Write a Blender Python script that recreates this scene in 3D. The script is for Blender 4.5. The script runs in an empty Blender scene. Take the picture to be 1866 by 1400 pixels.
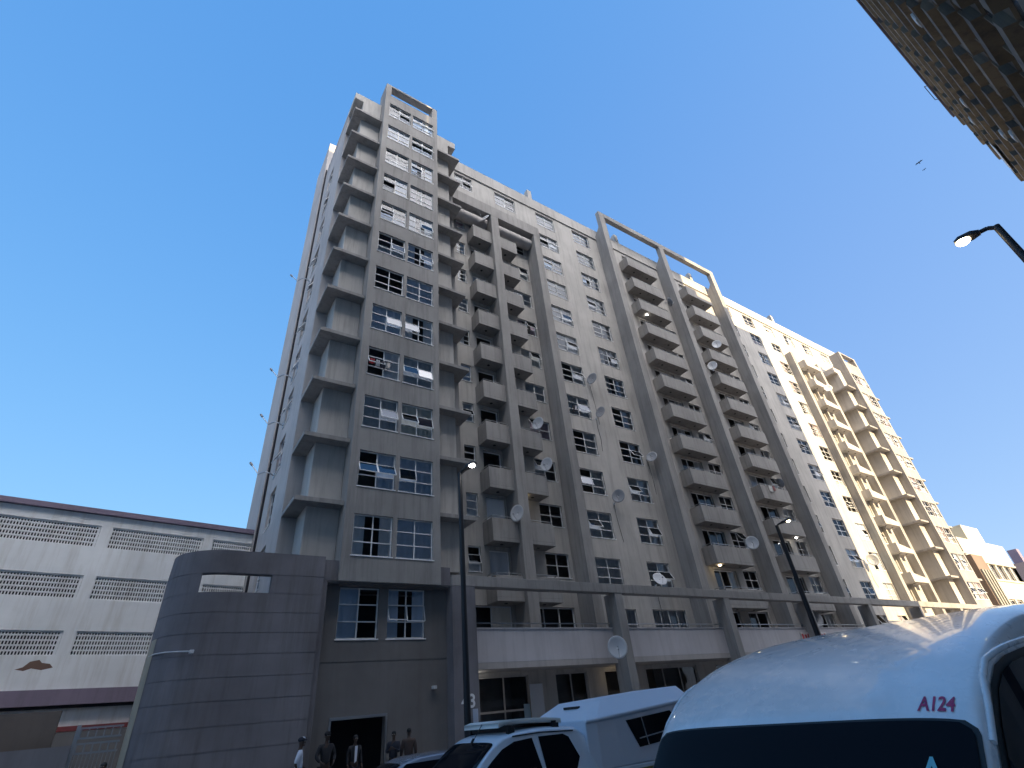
import bpy, bmesh, math, random
from mathutils import Vector, Matrix
random.seed(7)
R = math.radians
sc = bpy.context.scene
COL = sc.collection

# ------------------------------------------------------------------ camera
cd = bpy.data.cameras.new('camera')
cd.sensor_width = 36.0
cd.lens = 920.2116 / 1866 * 36
cd.clip_start = 0.05
cd.clip_end = 3000
cam = bpy.data.objects.new('camera', cd)
COL.objects.link(cam)
cam.location = (0, 0, 1.6)
cam.rotation_euler = (2.152, 0.0859, -0.5712)
sc.camera = cam

# ------------------------------------------------------------------ sky, sun, exposure
SUN = Vector((0.10, -1.0, 0.47)).normalized()
EL = math.asin(SUN.z)
SKY_FILL = (84.0, 79.0, 75.0)
w = bpy.data.worlds.new('World')
sc.world = w
w.use_nodes = True
nt = w.node_tree
bg = nt.nodes['Background']
sky = nt.nodes.new('ShaderNodeTexSky')
sky.sky_type = 'NISHITA'
sky.sun_disc = False
sky.sun_elevation = EL
sky.sun_rotation = math.atan2(SUN.x, SUN.y)
sky.altitude = 100
sky.air_density = 1.0
sky.dust_density = 0.6
sky.ozone_density = 1.6
# the Nishita sky, its contrast evened out per channel (deep even blue of the photograph),
# plus an added bright lobe, unseen behind the camera, that lights the shaded front
def wm(op, a, b_=None, clamp=False):
    n = nt.nodes.new('ShaderNodeMath'); n.operation = op; n.use_clamp = clamp
    for i, v in enumerate((a, b_)):
        if v is None: continue
        if isinstance(v, (int, float)): n.inputs[i].default_value = v
        else: nt.links.new(v, n.inputs[i])
    return n.outputs[0]
sep = nt.nodes.new('ShaderNodeSeparateColor'); nt.links.new(sky.outputs[0], sep.inputs[0])
tcw = nt.nodes.new('ShaderNodeTexCoord'); sxyz = nt.nodes.new('ShaderNodeSeparateXYZ'); nt.links.new(tcw.outputs['Generated'], sxyz.inputs[0])
sky_fill = wm('POWER', wm('DIVIDE', wm('SUBTRACT', wm('MULTIPLY', sxyz.outputs[1], -1.0), 0.16), 0.6, True), 1.3)
sky_fill = wm('MULTIPLY', sky_fill, wm('DIVIDE', wm('SUBTRACT', sxyz.outputs[2], 0.52), 0.34, True))
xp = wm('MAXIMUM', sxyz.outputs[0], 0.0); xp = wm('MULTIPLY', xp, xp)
cmb = nt.nodes.new('ShaderNodeCombineColor')
for i, (a_, g_, v_, x_) in enumerate(((0.69, .65, SKY_FILL[0], .46), (1.47, .40, SKY_FILL[1], .14), (2.93, .20, SKY_FILL[2], .0))):
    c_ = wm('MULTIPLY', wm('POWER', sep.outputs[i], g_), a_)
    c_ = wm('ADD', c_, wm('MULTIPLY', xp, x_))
    nt.links.new(wm('ADD', c_, wm('MULTIPLY', sky_fill, v_)), cmb.inputs[i])
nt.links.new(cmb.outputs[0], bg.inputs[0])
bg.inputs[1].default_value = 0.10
sd = bpy.data.lights.new('sun', 'SUN')
sd.energy = 4.6
sd.angle = R(0.5)
sd.color = (1.0, 0.76, 0.44)
sun = bpy.data.objects.new('sun', sd)
COL.objects.link(sun)
sun.rotation_euler = SUN.to_track_quat('Z', 'Y').to_euler()
sun.location = (0, -30, 60)
sc.view_settings.view_transform = 'Standard'
sc.view_settings.look = 'None'
sc.view_settings.exposure = 1.34
sc.view_settings.gamma = 1.0
sc.cycles.max_bounces = 8
sc.cycles.transparent_max_bounces = 16
sc.cycles.sample_clamp_indirect = 8

# ------------------------------------------------------------------ helpers
def rgb(h):
    h = h.lstrip('#')
    v = [int(h[i:i+2], 16) / 255 for i in (0, 2, 4)]
    return tuple(c / 12.92 if c <= .04045 else ((c + .055) / 1.055) ** 2.4 for c in v) + (1,)

def tag(o, label=None, cat=None, group=None, kind=None):
    if label: o['label'] = label
    if cat: o['category'] = cat
    if group: o['group'] = group
    if kind: o['kind'] = kind
    return o

def empty(name, loc, label=None, cat=None, group=None, rz=0.0, parent=None):
    o = bpy.data.objects.new(name, None)
    COL.objects.link(o)
    o.location = loc
    o.rotation_euler = (0, 0, rz)
    o.empty_display_size = .3
    return tag(o, label, cat, group)

class MB:
    """collects faces; off = world position of the parent's origin (subtracted)"""
    def __init__(s, off=(0, 0, 0)):
        s.v = []; s.f = []; s.m = []; s.cur = 0; s.o = Vector(off); s.sm = []; s.smooth = False
    def add(s, vs, fs):
        b = len(s.v)
        s.v += [tuple(Vector(p) - s.o) for p in vs]
        for f in fs:
            s.f.append([b + i for i in f]); s.m.append(s.cur); s.sm.append(s.smooth)
    def quad(s, a, b, c, d): s.add([a, b, c, d], [(0, 1, 2, 3)])
    def box(s, x0, x1, y0, y1, z0, z1):
        if x0 > x1: x0, x1 = x1, x0
        if y0 > y1: y0, y1 = y1, y0
        if z0 > z1: z0, z1 = z1, z0
        s.add([(x0, y0, z0), (x1, y0, z0), (x1, y1, z0), (x0, y1, z0), (x0, y0, z1), (x1, y0, z1), (x1, y1, z1), (x0, y1, z1)],
              [(0, 3, 2, 1), (4, 5, 6, 7), (0, 1, 5, 4), (1, 2, 6, 5), (2, 3, 7, 6), (3, 0, 4, 7)])
    def prism(s, poly, axis, a, b):
        """poly in the two other axes (order x,y,z without axis), extruded a..b"""
        n = len(poly)
        def pt(p, t):
            return {'x': (t, p[0], p[1]), 'y': (p[0], t, p[1]), 'z': (p[0], p[1], t)}[axis]
        s.add([pt(p, a) for p in poly] + [pt(p, b) for p in poly],
              [tuple(range(n)), tuple(range(2 * n - 1, n - 1, -1))] + [(i, i + n, (i + 1) % n + n, (i + 1) % n) for i in range(n)])
    def bar(s, p, q, t, t2=None):
        p = Vector(p); q = Vector(q); d = (q - p)
        if d.length < 1e-6: return
        d.normalize()
        up = Vector((0, 0, 1)) if abs(d.z) < .9 else Vector((0, 1, 0))
        a = d.cross(up).normalized() * (t / 2); b = a.cross(d).normalized() * ((t2 or t) / 2)
        s.add([p - a - b, p + a - b, p + a + b, p - a + b, q - a - b, q + a - b, q + a + b, q - a + b],
              [(0, 3, 2, 1), (4, 5, 6, 7), (0, 1, 5, 4), (1, 2, 6, 5), (2, 3, 7, 6), (3, 0, 4, 7)])
    def cyl(s, p, q, r, r2=None, n=12, cap=True):
        p = Vector(p); q = Vector(q); d = (q - p).normalized(); r2 = r if r2 is None else r2
        up = Vector((0, 0, 1)) if abs(d.z) < .9 else Vector((0, 1, 0))
        a = d.cross(up).normalized(); b = a.cross(d).normalized()
        vs = [p + (a * math.cos(2 * math.pi * i / n) + b * math.sin(2 * math.pi * i / n)) * r for i in range(n)]
        vs += [q + (a * math.cos(2 * math.pi * i / n) + b * math.sin(2 * math.pi * i / n)) * r2 for i in range(n)]
        sm = s.smooth; s.smooth = True
        s.add(vs, [(i, (i + 1) % n, n + (i + 1) % n, n + i) for i in range(n)])
        s.smooth = False
        if cap: s.add(vs, [tuple(range(n - 1, -1, -1)), tuple(range(n, 2 * n))])
        s.smooth = sm
    def tube(s, pts, r, n=8):
        for a, b in zip(pts, pts[1:]): s.cyl(a, b, r, n=n)
    def ball(s, c, r, sc_=(1, 1, 1), n=12, k=8):
        c = Vector(c); vs = []; fs = []
        for j in range(k + 1):
            t = math.pi * j / k
            for i in range(n):
                a = 2 * math.pi * i / n
                vs.append(c + Vector((math.sin(t) * math.cos(a) * r * sc_[0], math.sin(t) * math.sin(a) * r * sc_[1], math.cos(t) * r * sc_[2])))
        for j in range(k):
            for i in range(n):
                fs.append((j * n + i, (j + 1) * n + i, (j + 1) * n + (i + 1) % n, j * n + (i + 1) % n))
        sm = s.smooth; s.smooth = True; s.add(vs, fs); s.smooth = sm
    def holes(s, axis, c, u0, u1, z0, z1, hl, depth, gd=0):
        """wall plane with openings (u0,u1,z0,z1) and reveals going depth inwards; axis 'y': plane y=c, u=x; axis 'x': plane x=c, u=y"""
        hl = [(max(a, u0), min(b, u1), max(p, z0), min(q, z1)) for a, b, p, q in hl if a < u1 and b > u0 and p < z1 and q > z0]
        us = sorted({u0, u1} | {round(h[i], 4) for h in hl for i in (0, 1)})
        zs = sorted({z0, z1} | {round(h[i], 4) for h in hl for i in (2, 3)})
        P = (lambda u, z, d=0: (u, c + d, z)) if axis == 'y' else (lambda u, z, d=0: (c + d, u, z))
        idx = {}
        vs = []
        for i, u in enumerate(us):
            for j, z in enumerate(zs):
                idx[i, j] = len(vs); vs.append(P(u, z))
        fs = []
        for i in range(len(us) - 1):
            for j in range(len(zs) - 1):
                um = (us[i] + us[i+1]) / 2; zm = (zs[j] + zs[j+1]) / 2
                if any(a < um < b and p < zm < q for a, b, p, q in hl): continue
                fs.append((idx[i, j], idx[i+1, j], idx[i+1, j+1], idx[i, j+1]))
        s.add(vs, fs)
        for a, b, p, q in hl:
            s.add([P(a, p), P(b, p), P(b, q), P(a, q), P(a, p, depth), P(b, p, depth), P(b, q, depth), P(a, q, depth)],
                  [(0, 1, 5, 4), (1, 2, 6, 5), (2, 3, 7, 6), (3, 0, 4, 7)])
    def mesh(s, name, mats):
        me = bpy.data.meshes.new(name)
        me.from_pydata(s.v, [], s.f)
        for m in (mats if isinstance(mats, (list, tuple)) else [mats]): me.materials.append(m)
        me.polygons.foreach_set('material_index', s.m)
        me.polygons.foreach_set('use_smooth', s.sm)
        me.update()
        return me
    def build(s, name, mats, parent=None, bevel=0):
        o = bpy.data.objects.new(name, s.mesh(name, mats))
        COL.objects.link(o)
        if parent: o.parent = parent
        if bevel:
            b = o.modifiers.new('bevel', 'BEVEL'); b.width = bevel; b.segments = 2; b.limit_method = 'ANGLE'; b.angle_limit = R(40)
        return o

def inst(name, me, parent, loc=(0, 0, 0), rot=(0, 0, 0)):
    o = bpy.data.objects.new(name, me)
    COL.objects.link(o); o.parent = parent; o.location = loc; o.rotation_euler = rot
    return o

# ------------------------------------------------------------------ materials
def nmat(name):
    m = bpy.data.materials.new(name); m.use_nodes = True
    return m, m.node_tree, m.node_tree.nodes['Principled BSDF']

def mat(name, col, rough=.6, metal=0.0, coat=0.0, emit=None, es=0.0, spec=.5):
    m, t, b = nmat(name)
    b.inputs['Base Color'].default_value = col if len(col) == 4 else tuple(col) + (1,)
    b.inputs['Roughness'].default_value = rough
    b.inputs['Metallic'].default_value = metal
    b.inputs['Coat Weight'].default_value = coat
    b.inputs['Coat Roughness'].default_value = .05
    b.inputs['Specular IOR Level'].default_value = spec
    if emit:
        b.inputs['Emission Color'].default_value = tuple(emit) + (1,); b.inputs['Emission Strength'].default_value = es
    return m

def plaster(name, c, var=.12, streak=.22, grime=(.10, .09, .08), rough=.85, bump=.25, scale=1.0, patch=.0, patchcol=(.2, .12, .08)):
    """painted plaster: mottling at two sizes, rain streaks, fine bump"""
    m, t, b = nmat(name)
    N = t.nodes.new; L = t.links.new
    tc = N('ShaderNodeTexCoord'); geo = N('ShaderNodeNewGeometry')
    def noise(sc3, det, rough_=.6):
        mp = N('ShaderNodeMapping'); mp.inputs['Scale'].default_value = sc3
        L(geo.outputs['Position'], mp.inputs[0])
        n = N('ShaderNodeTexNoise'); n.inputs['Scale'].default_value = 1; n.inputs['Detail'].default_value = det; n.inputs['Roughness'].default_value = rough_
        L(mp.outputs[0], n.inputs[0]); return n
    n1 = noise((.35 * scale,) * 3, 5); n2 = noise((3 * scale, 3 * scale, .22 * scale), 6, .7); n3 = noise((40, 40, 40), 3)
    r1 = N('ShaderNodeMapRange'); r1.inputs[1].default_value = .3; r1.inputs[2].default_value = .7
    r1.inputs[3].default_value = 1 - var; r1.inputs[4].default_value = 1 + var
    L(n1.outputs[0], r1.inputs[0])
    mul = N('ShaderNodeVectorMath'); mul.operation = 'SCALE'; mul.inputs[0].default_value = c[:3]
    L(r1.outputs[0], mul.inputs['Scale'])
    r2 = N('ShaderNodeMapRange'); r2.inputs[1].default_value = .48; r2.inputs[2].default_value = .76
    r2.inputs[3].default_value = 0; r2.inputs[4].default_value = streak
    L(n2.outputs[0], r2.inputs[0])
    mx = N('ShaderNodeMix'); mx.data_type = 'RGBA'
    L(r2.outputs[0], mx.inputs[0]); L(mul.outputs[0], mx.inputs[6]); mx.inputs[7].default_value = grime + (1,)
    out = mx.outputs[2]
    if patch:
        n4 = noise((.9, .9, .9), 5, .7)
        r4 = N('ShaderNodeMapRange'); r4.inputs[1].default_value = .68 ; r4.inputs[2].default_value = .72
        r4.inputs[3].default_value = 0; r4.inputs[4].default_value = patch
        L(n4.outputs[0], r4.inputs[0])
        m2 = N('ShaderNodeMix'); m2.data_type = 'RGBA'
        L(r4.outputs[0], m2.inputs[0]); L(out, m2.inputs[6]); m2.inputs[7].default_value = patchcol + (1,)
        out = m2.outputs[2]
    L(out, b.inputs['Base Color'])
    b.inputs['Roughness'].default_value = rough
    b.inputs['Specular IOR Level'].default_value = .25
    bp = N('ShaderNodeBump'); bp.inputs['Strength'].default_value = bump; bp.inputs['Distance'].default_value = .01
    L(n3.outputs[0], bp.inputs['Height']); L(bp.outputs[0], b.inputs['Normal'])
    return m

def glassmat(name, tint=(.93, .95, .96), base=.015, gloss=.5):
    m = bpy.data.materials.new(name); m.use_nodes = True; t = m.node_tree; t.nodes.clear()
    N = t.nodes.new; L = t.links.new
    o = N('ShaderNodeOutputMaterial'); mx = N('ShaderNodeMixShader'); tr = N('ShaderNodeBsdfTransparent'); gl = N('ShaderNodeBsdfGlossy')
    tr.inputs[0].default_value = tint + (1,); gl.inputs['Roughness'].default_value = .03; gl.inputs[0].default_value = (gloss, gloss * 1.04, gloss * 1.12, 1)
    fr = N('ShaderNodeFresnel'); fr.inputs[0].default_value = 1.52
    ad = N('ShaderNodeMath'); ad.operation = 'ADD'; ad.inputs[1].default_value = base; ad.use_clamp = True
    L(fr.outputs[0], ad.inputs[0]); L(ad.outputs[0], mx.inputs[0]); L(tr.outputs[0], mx.inputs[1]); L(gl.outputs[0], mx.inputs[2]); L(mx.outputs[0], o.inputs[0])
    return m

M = {}
M['grey'] = plaster('grey_plaster', (.325, .31, .295), var=.16, streak=.6, grime=(.13, .12, .12))
M['light'] = plaster('pale_plaster', (.455, .435, .41), var=.14, streak=.5, grime=(.16, .14, .13))
M['panel'] = plaster('panel_plaster', (.185, .178, .192), var=.25, streak=.6)
M['deep'] = plaster('recess_plaster', (.17, .165, .165), var=.16, streak=.3)
M['beige'] = plaster('beige_plaster', (.47, .44, .425), var=.12, streak=.42, grime=(.2, .18, .17))
M['parapet'] = plaster('parapet_paint', (.58, .56, .58), var=.10, streak=.3, grime=(.25, .24, .24))
M['white_wall'] = plaster('old_white_wall', (.84, .84, .83), var=.12, streak=.36, grime=(.36, .29, .18), patch=.0)
M['cream'] = plaster('cream_wall', (.50, .47, .38), var=.06, streak=.1, grime=(.3, .25, .2))
M['brown'] = plaster('brown_wall', (.20, .15, .12), var=.1, streak=.2)
M['purple'] = plaster('mauve_band', (.26, .21, .27), var=.12, streak=.3)
M['opp'] = plaster('concrete_opposite', (.125, .11, .085), var=.45, streak=.9, grime=(.05, .05, .06), scale=.6)
M['opp2'] = plaster('concrete_opposite_dark', (.10, .095, .13), var=.2, streak=.5, grime=(.05, .05, .05))
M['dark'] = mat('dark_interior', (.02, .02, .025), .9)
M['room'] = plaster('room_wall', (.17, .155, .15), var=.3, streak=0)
M['frame'] = mat('window_frame_paint', (.80, .80, .80), .45)
M['glass'] = glassmat('window_glass')
M['sash_glass'] = glassmat('sash_glass', (.80, .84, .88), .10, .13)
M['steel'] = mat('galvanised_steel', (.45, .46, .48), .4, .9)
M['pole'] = mat('black_pole_paint', (.012, .012, .016), .5)
M['dish'] = mat('dish_paint', (.55, .56, .58), .45)
M['dish_grey'] = mat('dish_paint_grey', (.28, .29, .31), .5)
CURT = [mat('curtain_%s' % n, c, .9) for n, c in (('white', (.86, .87, .90)), ('pale_blue', (.62, .72, .86)), ('cream', (.78, .75, .68)), ('grey', (.50, .53, .58)), ('pink', (.55, .42, .47)), ('blue', (.18, .24, .48)))]

# ------------------------------------------------------------------ ground
ZG = -0.35
def asphalt():
    m, t, b = nmat('asphalt'); N = t.nodes.new; L = t.links.new
    g = N('ShaderNodeNewGeometry'); n = N('ShaderNodeTexNoise'); n.inputs['Scale'].default_value = .6; n.inputs['Detail'].default_value = 8
    n2 = N('ShaderNodeTexNoise'); n2.inputs['Scale'].default_value = 60; n2.inputs['Detail'].default_value = 2
    L(g.outputs['Position'], n.inputs[0]); L(g.outputs['Position'], n2.inputs[0])
    cr = N('ShaderNodeValToRGB'); cr.color_ramp.elements[0].color = (.05, .05, .052, 1); cr.color_ramp.elements[1].color = (.10, .098, .095, 1)
    L(n.outputs[0], cr.inputs[0]); L(cr.outputs[0], b.inputs['Base Color']); b.inputs['Roughness'].default_value = .85
    bp = N('ShaderNodeBump'); bp.inputs['Strength'].default_value = .4; bp.inputs['Distance'].default_value = .01
    L(n2.outputs[0], bp.inputs['Height']); L(bp.outputs[0], b.inputs['Normal'])
    return m
M['asphalt'] = asphalt()
M['paving'] = plaster('paving', (.30, .28, .27), var=.15, streak=.1)
M['paint'] = mat('road_paint', (.7, .7, .66), .7)
b = MB(); b.box(-900, 900, -900, 900, ZG - .3, ZG - .006)
tag(b.build('ground', M['paving']), kind='structure')
b = MB(); b.box(-300, 300, .9, 13.9, ZG - .1, ZG)
tag(b.build('road', M['asphalt']), kind='structure')
b = MB()
b.box(-300, 300, 13.9, 22.6, ZG, -.10)
b.box(-300, .3, 22.6, 27, ZG, -.104)
tag(b.build('pavement', M['paving'], bevel=.02), kind='structure')
b = MB(); b.box(-300, 300, -3.0, .9, ZG, ZG + .14)
tag(b.build('near_pavement', M['paving'], bevel=.02), kind='structure')
b = MB()
for i in range(-20, 60): b.box(i * 5, i * 5 + 2, 9.0, 9.12, ZG + .001, ZG + .005)
b.box(-300, 300, 13.4, 13.5, ZG + .001, ZG + .005)
tag(b.build('road_marking', M['paint']), kind='structure')

# ------------------------------------------------------------------ windows
def window_mesh_parts(wd, ht, cols, rows, openp, key, cache={}):
    """local coords: x 0..wd, z 0..ht, y=0 is the outer wall face; window stands .12 back. openp: {(col,row):angle}"""
    k = (round(wd, 2), round(ht, 2), cols, rows, tuple(sorted(openp.items())))
    if k in cache: return cache[k]
    f = MB(); y0, y1 = .10, .16; t = .045
    f.box(0, t, y0, y1, 0, ht); f.box(wd - t, wd, y0, y1, 0, ht); f.box(t, wd - t, y0, y1, 0, t); f.box(t, wd - t, y0, y1, ht - t, ht)
    for i in range(1, cols):
        x = wd * i / cols; f.box(x - .022, x + .022, y0 + .003, y1 - .003, t, ht - t)
    for j in range(1, rows):
        z = ht * j / rows
        for i in range(cols):
            f.box(wd * i / cols + (t if i == 0 else .022), wd * (i + 1) / cols - (t if i == cols - 1 else .022), y0 + .003, y1 - .003, z - .02, z + .02)
    f.box(-.04, wd + .04, -.03, .09, -.045, -.003)
    fm = f.mesh('window_frame', M['frame'])
    p = MB()
    for i in range(cols):
        for j in range(rows):
            if (i, j) in openp: continue
            xa, xb, za, zb = wd * i / cols, wd * (i + 1) / cols, ht * j / rows, ht * (j + 1) / rows
            p.quad((xa + .02, .13, za + .02), (xb - .02, .13, za + .02), (xb - .02, .13, zb - .02), (xa + .02, .13, zb - .02))
    pm = p.mesh('pane', M['glass'])
    sm = None
    if openp:
        s = MB()
        for (i, j), a in openp.items():
            xa, xb, za, zb = wd * i / cols + .02, wd * (i + 1) / cols - .02, ht * j / rows, ht * (j + 1) / rows
            h = zb - za; ca, sa = math.cos(R(a)), math.sin(R(a))
            def T(x, d): return (x, .09 - d * sa, zb - d * ca)
            for A, B in ((T(xa, 0), T(xb, 0)), (T(xa, h), T(xb, h)), (T(xa, 0), T(xa, h)), (T(xb, 0), T(xb, h))): s.bar(A, B, .035)
            s.cur = 1; s.quad(T(xa, 0), T(xb, 0), T(xb, h), T(xa, h)); s.cur = 0
        sm = s.mesh('open_sash', [M['frame'], M['sash_glass']])
    cache[k] = (fm, pm, sm)
    return cache[k]

def curtain_mesh(wd, ht, kind, col, cache={}):
    k = (round(wd, 2), round(ht, 2), kind, col)
    if k in cache: return cache[k]
    c = MB(); c.smooth = True
    rng = random.Random(str(k))
    spans = {'full': [(.02, .98, 0)], 'left': [(.02, .5, 0)], 'right': [(.5, .98, 0)], 'sides': [(.02, .3, 0), (.68, .98, 0)], 'low': [(.02, .98, 1)]}[kind]
    for a, b_, low in spans:
        n = max(6, int((b_ - a) * wd / .05)); ph = rng.random() * 6
        zt = ht * (.45 if low else .98)
        row0 = []; row1 = []
        for i in range(n + 1):
            x = wd * (a + (b_ - a) * i / n); y = .165 + .012 * math.sin(i * 1.3 + ph) + .015 * math.sin(i * .47)
            row0.append((x, y, .02)); row1.append((x, y, zt))
        c.add(row0 + row1, [(i, i + 1, n + 2 + i, n + 1 + i) for i in range(n)])
    cache[k] = c.mesh('curtain', CURT[col])
    return cache[k]

def window(parent, off, x, y, z, wd, ht, cols=2, rows=3, axis='y', seed=0, name='window', openrow=None, cprob=.8, popen=.45, cols_pref=None, kinds=None):
    rng = random.Random(seed * 7919 + int(x * 31) + int(z * 17))
    openp = {}
    orow = openrow if openrow is not None else (1 if rows >= 3 else rows - 1)
    for i in range(cols):
        if rng.random() < popen: openp[(i, orow)] = rng.choice([14, 22, 30])
    fm, pm, sm = window_mesh_parts(wd, ht, cols, rows, openp, seed)
    rot = (0, 0, 0) if axis == 'y' else (0, 0, R(-90))
    o = inst(name, fm, parent, (x - off[0], y - off[1], z - off[2]), rot)
    inst('pane', pm, o)
    if sm: inst('open_sash', sm, o)
    if rng.random() < cprob:
        kind = rng.choice(kinds or ['full', 'full', 'full', 'left', 'right', 'sides', 'low'])
        col = rng.choice(cols_pref or [0, 0, 0, 1, 2, 3, 3, 4])
        inst('curtain', curtain_mesh(wd, ht, kind, col), o)
    return o

# ------------------------------------------------------------------ the grey apartment block
BO = (37.6, 22.6, -.1)
bld = empty('apartment_building', BO, 'long grey thirteen storey apartment block with ledged end towers, tall fins and boxy balconies', 'building')
H = 2.85
WT = lambda k: 8.97 + H * k
WB = lambda k: WT(k) - 1.65
LZ = lambda j: 9.34 + H * (j - 1)       # underside of tower ledge j
FZ = lambda k: 6.35 + H * k             # floor level
Y0 = 22.6
ROOF = 42.0
XE = 75.4
def bb(): return MB(BO)

# facade openings
fh = []      # hole rects of the main front wall
wins = []    # (x, z, w, h, cols, rows, kind)
for k in range(0, 12):
    for x0, x1 in ((21.05, 23.1), (25.35, 27.4), (47.6, 49.6), (52.15, 54.2), (56.5, 58.45)):
        wins.append((x0, WB(k), x1 - x0, 1.65, 2, 3, 'window'))
for x0, x1 in ((12.65, 14.3), (16.6, 18.7), (60.9, 62.95), (65.25, 67.3), (69.9, 71.95)):
    wins.append((x0, WB(11), x1 - x0, 1.65, 2, 3, 'window'))
for k in range(0, 11):
    wins.append((12.62, WT(k) - 1.25, .74, 1.25, 1, 3, 'narrow_window'))
    if k < 10:
        wins.append((17.45, WT(k) - 1.3, 1.65, 1.3, 2, 2, 'balcony_window'))
for k in range(0, 12):
    wins.append((35.2, WT(k) - 1.3, 1.7, 1.3, 2, 2, 'balcony_window'))
    wins.append((43.9, WT(k) - 1.3, 1.7, 1.3, 2, 2, 'balcony_window'))
for k in range(0, 10):
    wins.append((60.3, WB(k), 1.5, 1.65, 2, 3, 'fin_window'))
# walkway level
zk = 4.55
for x0, x1 in ((22.75, 23.6), (24.95, 27.9), (47.7, 49.0), (52.2, 54.2), (56.4, 58.2)):
    wins.append((x0, zk, x1 - x0, 1.6, 1 if x1 - x0 < 1.2 else (4 if x1 - x0 > 2.5 else 2), 2, 'walkway_window'))
doors = []
for k in range(0, 10): doors.append((13.85, 15.1, FZ(k) + .15, FZ(k) + 2.5))
for k in range(0, 12):
    doors.append((31.9, 34.45, FZ(k) + .15, FZ(k) + 2.5)); doors.append((40.6, 43.1, FZ(k) + .15, FZ(k) + 2.5))
for x0, x1 in ((12.7, 15.0), (16.0, 19.0), (31.5, 33.4), (34.3, 36.6), (40.4, 42.4), (43.2, 45.4)):
    doors.append((x0, x1, 3.6, 6.15))
for x, z, wd, ht, c, r, kd in wins: fh.append((x, x + wd, z, z + ht))
fh += doors
shops = [(11.6, 15.6), (17.2, 19.2), (20.4, 22.4), (23.4, 27.6), (29.4, 32.4), (33.2, 36.4), (38.2, 41.4), (42.2, 45.2), (46.8, 50), (51, 53.6), (55.6, 60), (61, 66)]
for a, b_ in shops: fh.append((a, b_, -.09, 3.15))
b = bb()
b.holes('y', Y0, 11.05, XE, -.1, ROOF, fh, .22)
b.build('front_wall', M['light'], bld)
# rear body, roof, partition behind the rooms
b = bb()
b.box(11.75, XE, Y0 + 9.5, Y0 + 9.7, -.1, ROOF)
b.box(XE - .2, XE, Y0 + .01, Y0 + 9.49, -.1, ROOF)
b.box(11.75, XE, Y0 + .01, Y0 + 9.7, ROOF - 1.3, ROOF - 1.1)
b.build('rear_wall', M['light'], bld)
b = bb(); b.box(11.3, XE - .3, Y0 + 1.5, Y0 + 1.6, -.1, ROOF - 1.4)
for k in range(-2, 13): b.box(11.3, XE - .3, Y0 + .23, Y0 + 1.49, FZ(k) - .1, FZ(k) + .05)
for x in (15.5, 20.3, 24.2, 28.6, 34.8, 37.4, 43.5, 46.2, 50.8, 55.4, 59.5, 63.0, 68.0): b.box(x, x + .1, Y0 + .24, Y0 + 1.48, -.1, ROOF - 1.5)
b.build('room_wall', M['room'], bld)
# parapet with its string course
b = bb()
b.box(11.75, XE + .04, Y0 - .06, Y0 - .003, 40.72, ROOF + .02)
b.box(11.75, XE + .04, Y0 - .10, Y0 - .003, 40.60, 40.70)
b.build('parapet', M['light'], bld)
# roof spikes (cross walls)
for x in (20.5, 31.7, 43.6, 60.0):
    b = bb(); b.prism([(22.62, ROOF + .03), (22.62, 43.35), (23.0, 43.35), (25.0, ROOF - .8), (25, ROOF - 1.05), (22.62, ROOF - 1.05)], 'x', x, x + .45)
    b.build('roof_buttress', M['light'], bld)
# windows
for i, (x, z, wd, ht, c, r, kd) in enumerate(wins):
    cp = [0, 0, 0, 0, 1] if (x < 30 and x > 20) else None
    window(bld, BO, x, Y0, z, wd, ht, c, r, seed=i, name=kd, cprob=.97 if 20 < x < 30 else .65, popen=.32, cols_pref=cp, kinds=['full'] * 5 + ['sides', 'right'] if cp else None)
# balcony doors: frame and glass leaves, some open
for i, (x0, x1, z0, z1) in enumerate(doors):
    rng = random.Random(i + 99)
    b = bb(); y = Y0 + .14
    b.box(x0, x0 + .06, y, y + .06, z0, z1); b.box(x1 - .06, x1, y, y + .06, z0, z1); b.box(x0 + .06, x1 - .06, y, y + .06, z1 - .06, z1)
    n = max(1, int((x1 - x0) / .85))
    for q in range(1, n): b.box(x0 + (x1 - x0) * q / n - .03, x0 + (x1 - x0) * q / n + .03, y + .003, y + .057, z0, z1 - .06)
    o = b.build('balcony_door', M['frame'], bld)
    g = bb()
    op = rng.randrange(n)
    for q in range(n):
        if q == op: continue
        xa, xb = x0 + (x1 - x0) * q / n + .05, x0 + (x1 - x0) * (q + 1) / n - .05
        g.quad((xa, y + .03, z0), (xb, y + .03, z0), (xb, y + .03, z1 - .06), (xa, y + .03, z1 - .06))
    if g.f: g.build('pane', M['glass'], o).location = (0, 0, 0)
    if rng.random() < .5:
        cm = curtain_mesh((x1 - x0) / n, z1 - z0, 'full', rng.choice([0, 2, 3]))
        inst('curtain', cm, o, (x0 + (x1 - x0) * rng.randrange(n) / n - BO[0], Y0 - BO[1] + .02, z0 - BO[2]))

# fins and frames ------------------------------------------------
def fin(x0, x1, yf, top, name='fin'):
    b = bb(); b.box(x0, x1, yf, Y0 - .004, 3.5, top)
    return b.build(name, M['grey'], bld, bevel=.015)
fin(15.15, 15.82, 21.4, 34.95)
fin(19.30, 19.96, 21.4, 34.95)
fin(11.15, 11.75, 21.4, 34.95)
b = bb(); b.box(11.15, 19.96, 21.4, 22.0, 34.953, 36.1); b.build('top_beam', M['grey'], bld, bevel=.015)
for x0 in (28.55, 37.27, 45.97):
    b = bb()
    b.prism([(21.4, 3.5), (21.4, 43.25), (21.86, 43.25), (21.86, 41.85), (22.596, 41.0), (22.596, 3.5)], 'x', x0, x0 + .72)
    b.build('fin', M['grey'], bld, bevel=.015)
b = bb(); b.box(28.55, 46.69, 21.4, 21.86, 43.253, 43.85); b.build('top_beam', M['grey'], bld, bevel=.015)
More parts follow.
